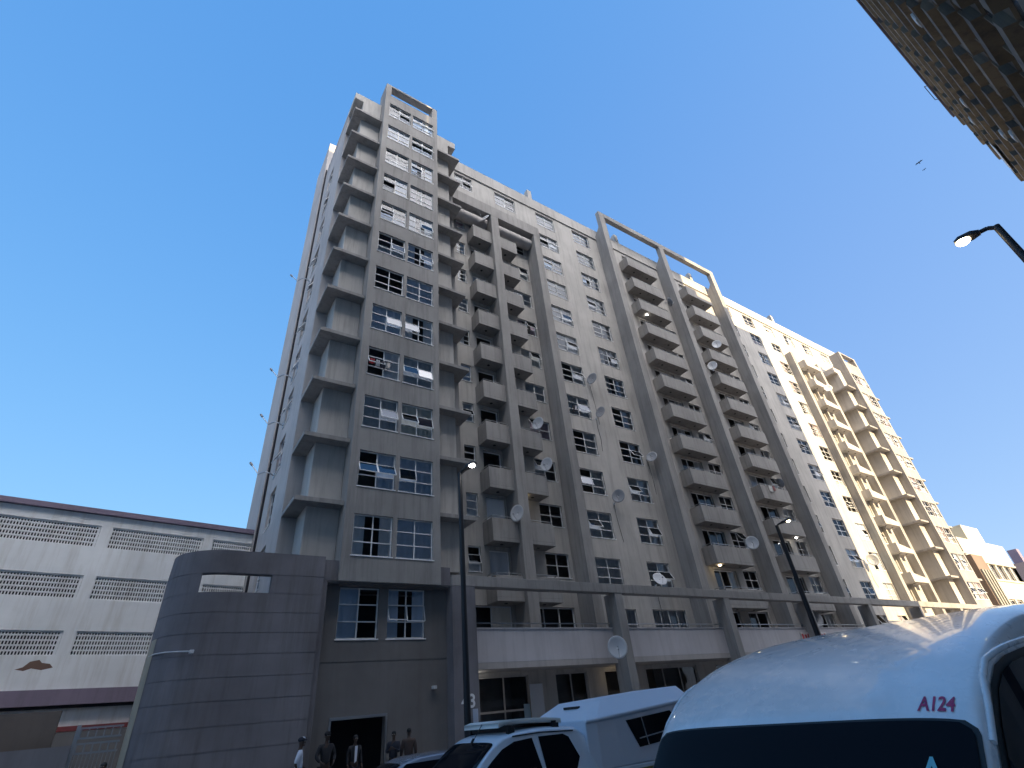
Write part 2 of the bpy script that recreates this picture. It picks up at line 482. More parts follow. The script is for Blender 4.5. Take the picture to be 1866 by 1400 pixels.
for x0 in (58.6, 64.66):
    b = bb(); b.box(x0, x0 + .62, 21.8, Y0 - .004, 3.5, 36.2); b.build('fin', M['grey'], bld, bevel=.015)
b = bb(); b.box(62.05, 62.35, 22.25, Y0 - .004, 6.4, 35.6); b.build('pilaster', M['light'], bld)
# hoods under the small frame: rounded
for x0, x1 in ((11.8, 14.95), (15.95, 19.2)):
    b = bb(); b.cyl((x0, 22.1, 34.25), (x1, 22.1, 34.25), .46, n=24)
    for t in (.35, .7): b.cyl((x0 + (x1 - x0) * t, 22.1, 34.25), (x0 + (x1 - x0) * t + .06, 22.1, 34.25), .475, n=24)
    b.build('rounded_hood', M['beige'], bld)

def balcony(x0, x1, y0, zf, h=1.02, t=.12, mk='grey', taper=None):
    b = bb()
    zb = zf - .18
    b.box(x0, x1, y0, Y0 - .004, zb, zf)
    if taper is None:
        b.box(x0, x1, y0, y0 + t, zf, zf + h)
        b.box(x0, x0 + t, y0 + t, Y0 - .004, zf, zf + h)
        b.box(x1 - t, x1, y0 + t, Y0 - .004, zf, zf + h)
    else:
        b.prism([(x0, zf), (x1, zf), (x1, zf + taper), (x0, zf + h)], 'y', y0, y0 + t)
        b.box(x0, x0 + t, y0 + t, Y0 - .004, zf, zf + h)
    o = b.build('balcony', M[mk], bld, bevel=.012)
    r = bb(); zr = zf + h + .12
    if taper is None:
        r.tube([(x0 + .05, Y0 - .1, zr), (x0 + .05, y0 + .06, zr), (x1 - .05, y0 + .06, zr), (x1 - .05, Y0 - .1, zr)], .018, 6)
        n = max(2, int((x1 - x0) / 1.3))
        for i in range(n + 1):
            x = x0 + .05 + (x1 - x0 - .1) * i / n; r.cyl((x, y0 + .06, zf + h - .02), (x, y0 + .06, zr), .012, n=5)
        ro = r.build('rail', M['steel'], o)
    d = bb()
    for i in range(2 if x1 - x0 > 2.5 else 1):
        x = x0 + (x1 - x0) * ((.3, .75)[i] if x1 - x0 > 2.5 else .5)
        d.cyl((x, y0 + .5, zb - .025), (x, y0 + .5, zb + .01), .09, n=10)
    d.build('soffit_fitting', M['dark'], o)
    return o
for k in range(0, 10):
    balcony(13.55, 15.14, 21.62, FZ(k)); balcony(15.83, 17.5, 21.62, FZ(k))
for k in range(0, 12):
    balcony(31.2, 35.35, 21.6, FZ(k)); balcony(40.0, 44.1, 21.6, FZ(k))
for k in range(1, 11):
    balcony(60.9, 64.2, 21.55, FZ(k), .75, taper=.25, mk='light')

# end towers -----------------------------------------------------
def tower(dx, kt, top, crown, first):
    """kt = number of window tiers"""
    X = lambda v: v + dx
    # bay with window holes
    hl = []
    for k in range(kt):
        hl += [(X(5.93), X(7.57), WB(k), WT(k)), (X(7.76), X(9.40), WB(k), WT(k))]
    b = bb(); yb = 19.86
    b.holes('y', yb, X(5.55), X(9.75), 6.35, crown - 1.55, hl, .2)
    z0, z1 = crown - 1.55, crown
    b.quad((X(5.55), 21.4, 6.35), (X(5.55), yb, 6.35), (X(5.55), yb, z0), (X(5.55), 21.4, z0))
    b.quad((X(9.75), yb, 6.35), (X(9.75), 21.4, 6.35), (X(9.75), 21.4, z0), (X(9.75), yb, z0))
    b.quad((X(5.55), yb, 6.35), (X(9.75), yb, 6.35), (X(9.75), 21.4, 6.35), (X(5.55), 21.4, 6.35))
    b.quad((X(5.55), yb, z0), (X(9.75), yb, z0), (X(9.75), 21.4, z0), (X(5.55), 21.4, z0))
    b.build('bay_wall', M['grey'], bld)
    b = bb()
    b.box(X(5.55), X(5.95), yb, 21.2, z0 + .003, z1); b.box(X(9.35), X(9.75), yb, 21.2, z0 + .003, z1)
    b.box(X(5.95), X(9.35), yb, 20.4, z1 - .2, z1); b.box(X(5.95), X(9.35), yb, yb + .2, z0 + .003, z0 + .1)
    b.build('crown_frame', M['grey'], bld, bevel=.015)
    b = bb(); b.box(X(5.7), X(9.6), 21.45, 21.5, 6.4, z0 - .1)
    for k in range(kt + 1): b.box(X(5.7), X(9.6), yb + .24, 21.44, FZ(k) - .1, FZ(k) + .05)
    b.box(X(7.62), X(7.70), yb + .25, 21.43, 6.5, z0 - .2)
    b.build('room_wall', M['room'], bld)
    for k in range(kt):
        for s_, xx in enumerate((5.93, 7.76)):
            window(bld, BO, X(xx), yb, WB(k), 1.64, 1.65, 2, 3, seed=500 + k * 2 + s_ + int(dx), name='bay_window', cprob=.95, popen=.5, cols_pref=[0, 0, 1, 1, 2, 3, 4], kinds=['full', 'full', 'full', 'full', 'sides', 'low', 'right'])
    # wings
    for s_, (a, c) in enumerate(((4.22, 5.55), (9.75, 11.1))):
        b = bb(); b.box(X(a), X(c) - (.003 if s_ == 0 else 0), 20.72, 22.3, first, top); b.build('wing', M['light'], bld, bevel=.015)
    if True:
        b = bb(); b.box(X(3.6), X(4.217), 20.72, 22.3, top - .75, top); b.box(X(11.103), X(11.75), 20.72, 22.3, top - .75, top)
        b.build('wing_cap', M['light'], bld, bevel=.015)
    for j in range(1, kt):
        z = LZ(j)
        for a, c in ((3.6, 5.547), (9.753, 11.75)):
            b = bb(); b.box(X(a), X(c), 20.12, 20.717, z, z + .2)
            if a < 5: b.box(X(a), X(4.217), 20.718, 22.3, z, z + .2)
            else: b.box(X(11.103), X(c), 20.718, 22.3, z, z + .2)
            b.build('ledge', M['grey'], bld, bevel=.015)
tower(0, 12, 41.0, 42.85, 7.1)
tower(62.35, 10, 35.4, 38.0, 6.76)
# left end block
ew = [(24.95, 26.35, WT(k) - 1.9, WT(k)) for k in range(0, 11)]
b = bb()
b.holes('x', 3.6, 22.3, 28.3, -.1, 41.0, ew, .25)
b.quad((3.6, 22.3, -.1), (4.22, 22.3, -.1), (4.22, 22.3, 41.0), (3.6, 22.3, 41.0))
b.box(4.22, 11.75, 22.3, 22.5, 6.3, 40.9)
b.box(11.55, 11.75, 22.5, 32.1, 6.3, 41.0)
b.box(3.6, 11.75, 22.32, 32.0, 40.3, 40.5)
b.build('end_wall', M['beige'], bld)
b = bb(); b.box(3.45, 6.5, 28.3, 32.3, -.1, 45.2); b.build('stair_tower', M['beige'], bld, bevel=.02)
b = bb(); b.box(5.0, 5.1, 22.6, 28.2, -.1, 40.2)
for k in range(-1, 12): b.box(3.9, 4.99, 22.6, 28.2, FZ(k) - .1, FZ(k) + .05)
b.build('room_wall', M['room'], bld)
for i, (a, c, z0, z1) in enumerate(ew):
    window(bld, BO, 3.6, c, z0, c - a, z1 - z0, 2, 3, axis='x', seed=800 + i, name='end_window', popen=.6)
b = bb(); b.tube([(3.55, 28.1, 7), (3.55, 28.1, 41)], .06, 8); b.build('drain_pipe', M['dark'], bld)

# podium ---------------------------------------------------------
b = bb()
b.box(5.0, 5.2, 19.98, 20.4, -.1, 6.35)
b.box(5.0, 10.25, 19.98, 20.39, 6.353, 7.1)
b.build('podium_band', M['panel'], bld, bevel=.01)
rw = [(5.8, 7.35, 4.45, 6.25), (7.72, 9.3, 4.45, 6.25), (5.9, 7.8, -.09, 1.97)]
b = bb(); b.holes('y', 20.42, 5.2, 10.3, -.1, 6.35, rw, .25); b.box(5.2, 10.25, 20.0, 20.41, 6.30, 6.352)
b.box(5.2, 10.25, 20.405, 20.419, 3.72, 3.75)
b.build('recess_wall', M['deep'], bld)
for i, (a, c, z0, z1) in enumerate(rw[:2]):
    window(bld, BO, a, 20.42, z0, c - a, z1 - z0, 2, 3, seed=901 + i * 3, name='recess_window', cprob=1, popen=.5, openrow=1, cols_pref=[1])
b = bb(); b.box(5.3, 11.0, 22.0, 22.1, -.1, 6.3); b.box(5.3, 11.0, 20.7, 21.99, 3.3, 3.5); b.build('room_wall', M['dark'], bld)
b = bb(); b.box(5.84, 5.9, 20.36, 20.44, -.1, 1.97); b.box(7.8, 7.86, 20.36, 20.44, -.1, 1.97); b.box(5.84, 7.86, 20.36, 20.44, 1.973, 2.06)
b.build('entrance_frame', M['steel'], bld)
# pier, beam, columns
b = bb(); b.box(10.25, 11.35, 19.85, 20.8, -.1, 6.347); b.build('pier', M['panel'], bld, bevel=.015)
b = bb(); b.box(10.25, 76.4, 19.85, 20.35, 6.35, 6.78); b.build('podium_beam', M['grey'], bld, bevel=.015)
for i in range(7):
    x = 19.46 + 8.73 * i
    b = bb(); b.box(x, x + .52, 19.87, 20.72, -.1, 6.348); b.build('podium_column', M['grey'], bld, bevel=.015)
xs = [11.352] + [19.46 + 8.73 * i for i in range(7)] + [76.4]
for i in range(8):
    a = xs[i] + (.523 if i else 0); c = xs[i+1] - .003
    b = bb(); b.box(a, c, 20.5, 20.7, 3.52, 4.78); b.box(a, c, 20.46, 20.74, 4.783, 4.84)
    n = int((c - a) / 4)
    o = b.build('parapet_panel', M['parapet'], bld)
    r = bb(); r.tube([(a, 20.6, 5.03), (c, 20.6, 5.03)], .025, 6)
    for q in range(6): r.cyl((a + .2 + (c - a - .4) * q / 5, 20.6, 4.84), (a + .2 + (c - a - .4) * q / 5, 20.6, 5.03), .015, n=5)
    r.build('rail', M['steel'], o)
b = bb(); b.box(11.0, 76.4, 20.74, 22.596, 3.3, 3.5); b.box(11.36, 76.4, 20.5, 20.735, 3.28, 3.515)
b.build('walkway_slab', M['beige'], bld)
# shop fronts
for a, c in shops:
    b = bb(); y = Y0 + .1
    n = max(2, int((c - a) / 1.1))
    for q in range(n + 1):
        x = a + (c - a - .06) * q / n; b.box(x, x + .06, y, y + .06, -.09, 3.15)
    b.box(a + .06, c - .06, y + .002, y + .058, 1.75, 1.83); b.box(a + .06, c - .06, y + .002, y + .058, 3.09, 3.15)
    o = b.build('shopfront', M['beige'], bld)
    g = bb(); g.quad((a, y + .03, -.09), (c, y + .03, -.09), (c, y + .03, 3.15), (a, y + .03, 3.15)); g.build('pane', M['glass'], o)

# curved screen wall (stands free of the block)
cw = empty('curved_screen_wall', (1.87, 21.45, -.1), 'dark mauve curved screen wall with a slot opening and course joints', 'wall')
CO = (1.87, 21.45, -.1)
def arc_pts(rad, n=18):
    pts = [(.0, 26.8)] if False else []
    c = Vector((1.87, 21.45))
    for i in range(n + 1):
        a = math.pi + (math.pi / 2) * i / n
        pts.append((c.x + rad * math.cos(a), c.y + rad * math.sin(a)))
    return pts
def ribbon(b, rad, z0, z1, xend=4.997, yback=25.5, x_from=None):
    A = [(1.87 - rad, yback)] + arc_pts(rad) + [(xend, 21.45 - rad)]
    for p, q in zip(A, A[1:]): b.quad((p[0], p[1], z0), (q[0], q[1], z0), (q[0], q[1], z1), (p[0], p[1], z1))
TOP = 7.17
zj = [-.1, .23, .85, 1.47, 2.08, 2.72, 3.34, 3.97, 4.59, 5.2, 5.81, 6.42, TOP]
OP = (1.12, 3.24, 5.81, 6.42)   # slot: the slot starts where the wall is already straight enough
b = MB(CO); b.smooth = False
# core behind the joints, with slot
def solid_course(b, r_out, z0, z1, slot):
    A = [(1.87 - r_out, 25.5)] + arc_pts(r_out) + [(4.997, 21.45 - r_out)]
    Bk = [(1.87 - r_out + .22, 25.5)] + arc_pts(r_out - .22) + [(4.997, 21.45 - r_out + .22)]
    if slot:
        def cut(P, xa):
            out = []
            for p, q in zip(P, P[1:]):
                out.append(p)
                if p[0] < xa < q[0] and p[1] < 21.3:
                    t = (xa - p[0]) / (q[0] - p[0]); out.append((xa, p[1] + (q[1] - p[1]) * t))
            out.append(P[-1]); return out
        for xa in (1.12, 3.24): A = cut(A, xa); Bk = cut(Bk, xa)
    def keep(p, q):
        xm = (p[0] + q[0]) / 2
        return not (slot and 1.12 < xm < 3.24 and (p[1] + q[1]) / 2 < 21.3)
    for P, flip in ((A, 0), (Bk, 1)):
        for p, q in zip(P, P[1:]):
            if keep(p, q): b.quad((p[0], p[1], z0), (q[0], q[1], z0), (q[0], q[1], z1), (p[0], p[1], z1))
    n = min(len(A), len(Bk))
    if not slot:
        for i in range(n - 1):
            for z in (z0, z1): b.quad((*A[i], z), (*A[i+1], z), (*Bk[i+1], z), (*Bk[i], z))
        b.quad((*A[0], z0), (*Bk[0], z0), (*Bk[0], z1), (*A[0], z1))
    else:
        ya = {x: [p for p in A if abs(p[0] - x) < 1e-6][0] for x in (1.12, 3.24)}
        yb2 = {x: [p for p in Bk if abs(p[0] - x) < 1e-6][0] for x in (1.12, 3.24)}
        for x in (1.12, 3.24): b.quad((*ya[x], z0), (*yb2[x], z0), (*yb2[x], z1), (*ya[x], z1))
rr = 1.62
for z0, z1 in zip(zj, zj[1:]):
    slot = abs(z0 - 5.81) < .01
    solid_course(b, rr, z0 + .009, z1 - .009 if z1 < TOP else z1, slot)
    solid_course(b, rr - .012, z1 - .012, z1 + .012, False) if z1 < TOP else None
b.build('wall_courses', M['panel'], cw)
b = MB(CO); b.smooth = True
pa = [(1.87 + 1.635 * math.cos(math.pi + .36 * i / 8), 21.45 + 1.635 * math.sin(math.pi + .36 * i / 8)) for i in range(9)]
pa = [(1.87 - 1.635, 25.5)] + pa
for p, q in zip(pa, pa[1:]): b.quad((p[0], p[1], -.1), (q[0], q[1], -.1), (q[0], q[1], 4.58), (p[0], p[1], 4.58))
b.build('painted_lit_edge', plaster('edge_light_ochre', (.42, .38, .30), var=.1, streak=.3), cw)  # light along the lower curved edge, put into the colour as a pale strip

# number on the pier
M['lettering'] = mat('white_lettering', (.8, .8, .8), .5)
def text(body, size, loc, rot, m, parent=None, name='number', extrude=.004, off=(0, 0, 0), label=None):
    c = bpy.data.curves.new('t', 'FONT'); c.body = body; c.size = size; c.extrude = extrude; c.offset = size * .022; c.align_x = 'CENTER'; c.align_y = 'CENTER'
    o = bpy.data.objects.new('t', c); COL.objects.link(o)
    bpy.context.view_layer.update()
    me = bpy.data.meshes.new_from_object(o.evaluated_get(bpy.context.evaluated_depsgraph_get()))
    bpy.data.objects.remove(o); bpy.data.curves.remove(c)
    me.materials.clear(); me.materials.append(m)
    p = bpy.data.objects.new(name, me); COL.objects.link(p)
    if parent: p.parent = parent
    p.location = Vector(loc) - Vector(off); p.rotation_euler = rot
    return p
text('43', .62, (10.86, 19.84, 2.18), (R(90), 0, 0), M['lettering'], bld, 'house_number', off=BO)

# ------------------------------------------------------------------ building opposite (camera's own side), casts the shade
OPO = (20, -3, ZG)
opp = empty('tower_block', OPO, 'tall weathered concrete block with rows of slab bands at the upper right corner', 'building')
XR = 57.0; ZR = 49.5
b = MB(OPO); b.box(12.02, XR, -22, -3.46, ZG, ZR - .5); b.box(13, 44.5, -21, -6.5, ZR - .49, ZR + 11)
b.build('body', M['opp2'], opp)
b = MB(OPO); b.box(12.02, XR + .12, -3.48, -2.98, ZR - .55, ZR); b.build('cornice', M['opp2'], opp)
# facade of the opposite block: sloped slab bands, dark glazing between, ribs, air-conditioning boxes
M['opp_glass'] = mat('dark_street_glass', (.02, .022, .03), .18, spec=.35)
M['ac'] = mat('aircon_casing', (.5, .52, .52), .5)
nf = int((ZR - 3) / 2.9)
b = MB(OPO); b.holes('y', -3.3, 12.1, XR - .2, ZG, 2.95, [(x_, x_ + 3.2, ZG + .9, 2.4) for x_ in range(14, 52, 5)], -.1); b.build('bounce_storey', M['white_wall'], opp)  # base storey out of view, made pale to bounce light onto the vehicles
for k in range(nf):
    z = 3.0 + 2.9 * k
    b = MB(OPO)
    for i in range(int((XR - 12) / 3.6) + 1):
        x = 12.1 + 3.6 * i + (1.8 if k % 2 else 0)
        if x > XR - .3: continue
        b.prism([(-3.0, z), (-3.42, z + .25), (-3.42, z + .75), (-3.16, z + 1.15), (-3.0, z + 1.15)], 'x', x, min(x + 2.9, XR))
        if x + 3.6 > XR: continue
        b.prism([(-3.0, z), (-3.12, z + .1), (-3.12, z + 1.0), (-3.0, z + 1.1)], 'x', x + 2.903, x + 3.59)
    o = b.build('spandrel', M['opp'], opp)
    # prisms were given (y,z) with outward = -y; mirror them to the street side
    for v in o.data.vertices: v.co.y = -v.co.y - .455
    o.data.flip_normals()
    g = MB(OPO); g.box(12.1, XR - .1, -3.45, -3.41, z + 1.16, z + 2.88); g.build('glazing', M['opp_glass'], opp)
    r = MB(OPO)
    for i in range(int((XR - 12.2) / 1.8)):
        r.box(12.1 + 1.8 * i, 12.1 + 1.8 * i + .12, -3.405, -3.31, z + 1.16, z + 2.88)
    r.build('rib', M['opp'], opp)
rng = random.Random(5)
for i in range(9):
    x = rng.uniform(26, 50); k = rng.randrange(6, nf - 2); z = 3 + 2.9 * k + 1.2
    b = MB(OPO); b.box(x, x + .8, -3.3, -3.04, z, z + .55); b.box(x + .1, x + .7, -3.035, -3.02, z + .06, z + .49)
    b.build('aircon_box', M['ac'], opp)
b = MB(OPO); b.box(50.0, 54.5, -3.03, -3.0, 37.6, 38.6); b.build('sheet_panel', M['ac'], opp)
b = MB(OPO); b.tube([(51.0, -3.0, 49.0), (51.0, -2.8, 49.2), (53.5, -2.8, 49.2), (53.5, -3.0, 49.0)], .03, 6); b.build('roof_rail', M['pole'], opp)

# unseen neighbour behind the camera, given bright walls to bounce light into the street
PO = (-30, -3, ZG)
pob = empty('pale_bounce_tower', PO, 'unseen pale office tower behind the camera, made bright to bounce light into the street', 'building')
b = MB(PO); b.holes('y', -3.1, -75, 11.98, ZG, ZR, [(x_ + .6, x_ + 2.5, 4.2 + 3 * k, 5.9 + 3 * k) for x_ in range(-74, 10, 4) for k in range(15)] + [(x_ + .3, x_ + 4.2, .3, 2.6) for x_ in range(-74, 6, 6)], -.2)
b.quad((11.98, -3.1, ZG), (11.98, -22, ZG), (11.98, -22, ZR), (11.98, -3.1, ZR)); b.quad((-75, -3.1, ZG), (-75, -22, ZG), (-75, -22, ZR), (-75, -3.1, ZR)); b.quad((-75, -22, ZG), (11.98, -22, ZG), (11.98, -22, ZR), (-75, -22, ZR)); b.quad((-75, -3.1, ZR), (11.98, -3.1, ZR), (11.98, -22, ZR), (-75, -22, ZR))
b.build('wall', plaster('bright_plaster', (.80, .79, .77), var=.05, streak=.15, grime=(.4, .38, .35)), pob)
b = MB(PO); b.box(-74.8, 11.8, -3.4, -3.31, ZG, ZR - .3); b.build('glazing', M['opp_glass'], pob)
b = MB(PO); b.box(-70, 11.5, -21, -6.5, ZR + .01, ZR + 11); b.build('roof_storey', M['cream'], pob)

# ------------------------------------------------------------------ old white building with breeze-block grilles (left)
AN = R(9.3665)
LO = (-6.2, 27.0, -.1)
wb = empty('white_industrial_building', LO, 'stained white building with rows of breeze-block grilles behind the curved wall', 'building', rz=AN)
# local coords: x along wall, y into building, z above -.1
def lz(z): return z + .1
rows = [(9.08, 10.0), (7.03, 7.94), (4.99, 5.86)]
gx = []
i = -8
while True:
    a = 3.97 + 4.03 * i
    if a > 9: break
    gx.append((a, a + 3.62)); i += 1
gx[-1] = (gx[-1][0], gx[-1][0] + 3.62)
hl = [(a, c, lz(z0), lz(z1)) for a, c in gx for z0, z1 in rows]
b = MB(); b.holes('y', 0, -30, 12.2, lz(3.87), lz(10.45), hl, .25)
b.quad((12.2, 0, lz(3.87)), (12.2, 9, lz(3.87)), (12.2, 9, lz(10.45)), (12.2, 0, lz(10.45)))
b.box(-30, 12.2, .002, .02, 0, lz(3.0)) if False else b.box(-30, 12.2, .12, .3, 0, lz(3.3))
b.build('wall', M['white_wall'], wb)
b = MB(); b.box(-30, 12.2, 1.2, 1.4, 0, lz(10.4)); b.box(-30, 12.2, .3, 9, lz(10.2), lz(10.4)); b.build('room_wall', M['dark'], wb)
b = MB(); b.box(-30, 12.26, -.14, .4, lz(10.47), lz(10.52)); b.box(-30, 12.24, -.10, .3, lz(10.523), lz(10.70)); b.build('eaves_band', M['purple'], wb)
b = MB(); b.box(-30, 12.2, -.16, .118, lz(3.36), lz(3.868)); b.build('string_band', M['purple'], wb)
b = MB(); b.box(-30, 12.2, -.05, .115, lz(3.26), lz(3.355)); b.build('gutter', M['dark'], wb)
b = MB(); b.box(-30, 12.2, -.02, .11, lz(2.52), lz(2.68)); b.build('red_band', mat('red_paint', (.22, .05, .05), .7), wb)
b = MB(); b.box(-30, 12.2, -.02, .118, 0, lz(2.5)); b.build('ground_storey', M['deep'], wb)
# grille panel shared by all openings (5 rows of slots)
def grille_mesh():
    g = MB(); W_, H_ = 3.62, .9; nx, nz = 38, 5
    px, pz = W_ / nx, H_ / nz
    for j in range(nz + 1):
        z = min(j * pz, H_ - .05); g.box(0, W_, .05, .16, z, z + .05)
    for i in range(nx + 1):
        x = min(i * px, W_ - .05); g.box(x, x + .042, .053, .157, .002, H_ - .002)
    return g.mesh('grille', M['white_wall'])
gm = grille_mesh()
for a, c in gx:
    for z0, z1 in rows:
        if a < -14: continue
        o = inst('grille', gm, wb, (a, 0, lz(z0)))
        o.scale = (1, 1, (z1 - z0) / .9)
b = MB(); b.prism([(2.55, lz(4.55)), (2.75, lz(4.62)), (2.9, lz(4.8)), (3.15, lz(4.86)), (3.25, lz(4.76)), (3.5, lz(4.72)), (3.62, lz(4.6)), (3.3, lz(4.52)), (3.0, lz(4.58)), (2.8, lz(4.5))], 'y', -.004, .001)
b.build('bare_patch', mat('bare_brick', (.20, .12, .09), .95), wb)

# low walls, gate in front of it
b = MB((-10, 23.3, -.1)); b.box(-40, -1.60, 23.2, 23.5, -.1, 2.93); o = b.build('boundary_wall', plaster('umber_wall', (.16, .135, .12), var=.2, streak=.4)); o.location = (-10, 23.3, -.1)
tag(o, 'low umber plastered wall in front of the white grilled building', 'wall')
b = MB((-10, 22.5, -.1)); b.box(-40, -1.05, 22.4, 22.6, -.1, 1.98); o = b.build('kerb_wall', plaster('blue_grey_wall', (.20, .20, .22), var=.2, streak=.3)); o.location = (-10, 22.5, -.1)
tag(o, 'lower blue-grey wall left of the gate, in front of the umber wall', 'wall')
gt = empty('steel_gate', (-.6, 22.9, -.1), 'pale steel gate of square frames over vertical bars beside the curved wall', 'gate')
GO = (-.6, 22.9, -.1)
b = MB(GO); b.box(-1.07, -.97, 22.85, 22.95, -.1, 2.5); b.build('gate_post', M['steel'], gt)
b = MB(GO)
for z in (2.38, 2.12, 1.98, 1.74, .1): b.box(-.965, .12, 22.88, 22.92, z, z + .05)
for i in range(6):
    x = -.965 + i * .2
    b.box(x, x + .035, 22.885, 22.915, 2.17, 2.38); b.box(x, x + .035, 22.885, 22.915, 1.79, 1.98)
for i in range(11):
    x = -.93 + i * .1; b.box(x, x + .02, 22.89, 22.91, .15, 1.74)
b.build('gate_leaf', M['steel'], gt)

# ------------------------------------------------------------------ buildings down the street (sunlit)
FO = (84, 22, -.1)
fb = empty('cream_office_building', FO, 'sunlit cream office building with window bands beyond the right tower', 'building')
b = MB(FO)
fw = [(81.2 + i * 2.6, 83.3 + i * 2.6, z0, z1) for i in range(6) for z0, z1 in ((10.55, 12.3), (6.3, 8.2), (2.4, 4.2))]
b.holes('y', 22.0, 80.3, 96.2, -.1, 15.2, fw, .3)
b.quad((80.3, 22, -.1), (80.3, 34, -.1), (80.3, 34, 15.2), (80.3, 22, 15.2)); b.quad((96.2, 22, -.1), (96.2, 34, -.1), (96.2, 34, 15.2), (96.2, 22, 15.2))
b.quad((80.3, 22, 15.2), (96.2, 22, 15.2), (96.2, 34, 15.2), (80.3, 34, 15.2))
b.build('wall', M['cream'], fb)
b = MB(FO); b.box(85.4, 91.2, 22.3, 30, 15.21, 17.3); b.build('roof_room', M['cream'], fb)
b = MB(FO); b.box(80.3, 96.2, 21.9, 21.998, 12.34, 12.5); b.box(80.3, 96.2, 21.9, 21.998, 10.3, 10.45); b.build('string_course', M['cream'], fb)
fwm, fpm, _ = window_mesh_parts(2.1, 1.8, 2, 1, {}, 0)
for a, c, z0, z1 in fw[:]:
    o = inst('window', fwm, fb, (a - FO[0], 22 - FO[1] + .05, z0 - FO[2])); inst('pane', fpm, o)
b = MB(FO); b.box(80.5, 96, 22.6, 22.7, 0, 15); b.build('room_wall', M['room'], fb)
NO = (78.6, 21.5, -.1)
nb = empty('ribbed_brown_annex', NO, 'narrow brown ribbed annex between the right tower and the cream offices', 'building')
b = MB(NO); b.box(76.8, 80.25, 20.6, 27, -.1, 12.5); b.build('body', M['brown'], nb)
b = MB(NO)
for i in range(4): b.box(77.0 + i * .85, 77.4 + i * .85, 20.4, 20.597, -.1, 10.8)
b.build('rib', plaster('rib_grey', (.30, .29, .25)), nb)
RO = (112, 21, -.1)
rb = empty('red_gabled_building', RO, 'distant brick-red building at the right edge of the picture', 'building')
b = MB(RO); b.holes('y', 21, 105.5, 126, -.1, 11.5, [(107 + i * 3, 108.6 + i * 3, z, z + 1.6) for i in range(6) for z in (2.5, 5.4, 8.4)], .3)
b.quad((105.5, 21, -.1), (105.5, 33, -.1), (105.5, 33, 11.5), (105.5, 21, 11.5)); b.quad((105.5, 21, 11.5), (126, 21, 11.5), (126, 33, 11.5), (105.5, 33, 11.5))
b.build('wall', plaster('brick_red', (.26, .10, .08), var=.15, streak=.2), rb)
b = MB(RO); b.box(105.8, 125.8, 21.8, 22, 0, 11.3); b.build('room_wall', M['room'], rb)
b = MB(RO); b.prism([(105.3, 11.51), (126.2, 11.51), (121, 14.5), (110, 14.5)], 'y', 20.8, 33); b.build('roof', mat('slate_roof', (.06, .05, .06), .8), rb)
b = MB(RO); b.box(111, 112.2, 24, 25.2, 14.4, 16.6); b.build('chimney', M['purple'], rb)
# further street fabric that the sun-side step would show
for i, (x0, x1, y0, y1, h, nm, lb) in enumerate(((-60, -32, 26, 40, 17, 'office_block', 'plain pale office block far left of the white building'), (132, 160, 21, 35, 17, 'corner_building', 'distant pale corner building at the end of the street'))):
    O_ = ((x0 + x1) / 2, y0, -.1); e_ = empty(nm, O_, lb, 'building')
    b = MB(O_); hs = [(x0 + 1 + q * 3, x0 + 2.8 + q * 3, 1.5 + z * 3, 3.2 + z * 3) for q in range(int((x1 - x0 - 2) / 3)) for z in range(int(h / 3) - 1)]
    b.holes('y', y0, x0, x1, -.1, h, hs, .3); b.quad((x0, y0, -.1), (x0, y1, -.1), (x0, y1, h), (x0, y0, h)); b.quad((x1, y0, -.1), (x1, y1, -.1), (x1, y1, h), (x1, y0, h)); b.quad((x0, y0, h), (x1, y0, h), (x1, y1, h), (x0, y1, h))
    b.build('wall', M['cream'], e_)
    b = MB(O_); b.box(x0 + .2, x1 - .2, y0 + .4, y0 + .5, 0, h - .2); b.build('glazing', M['opp_glass'], e_)

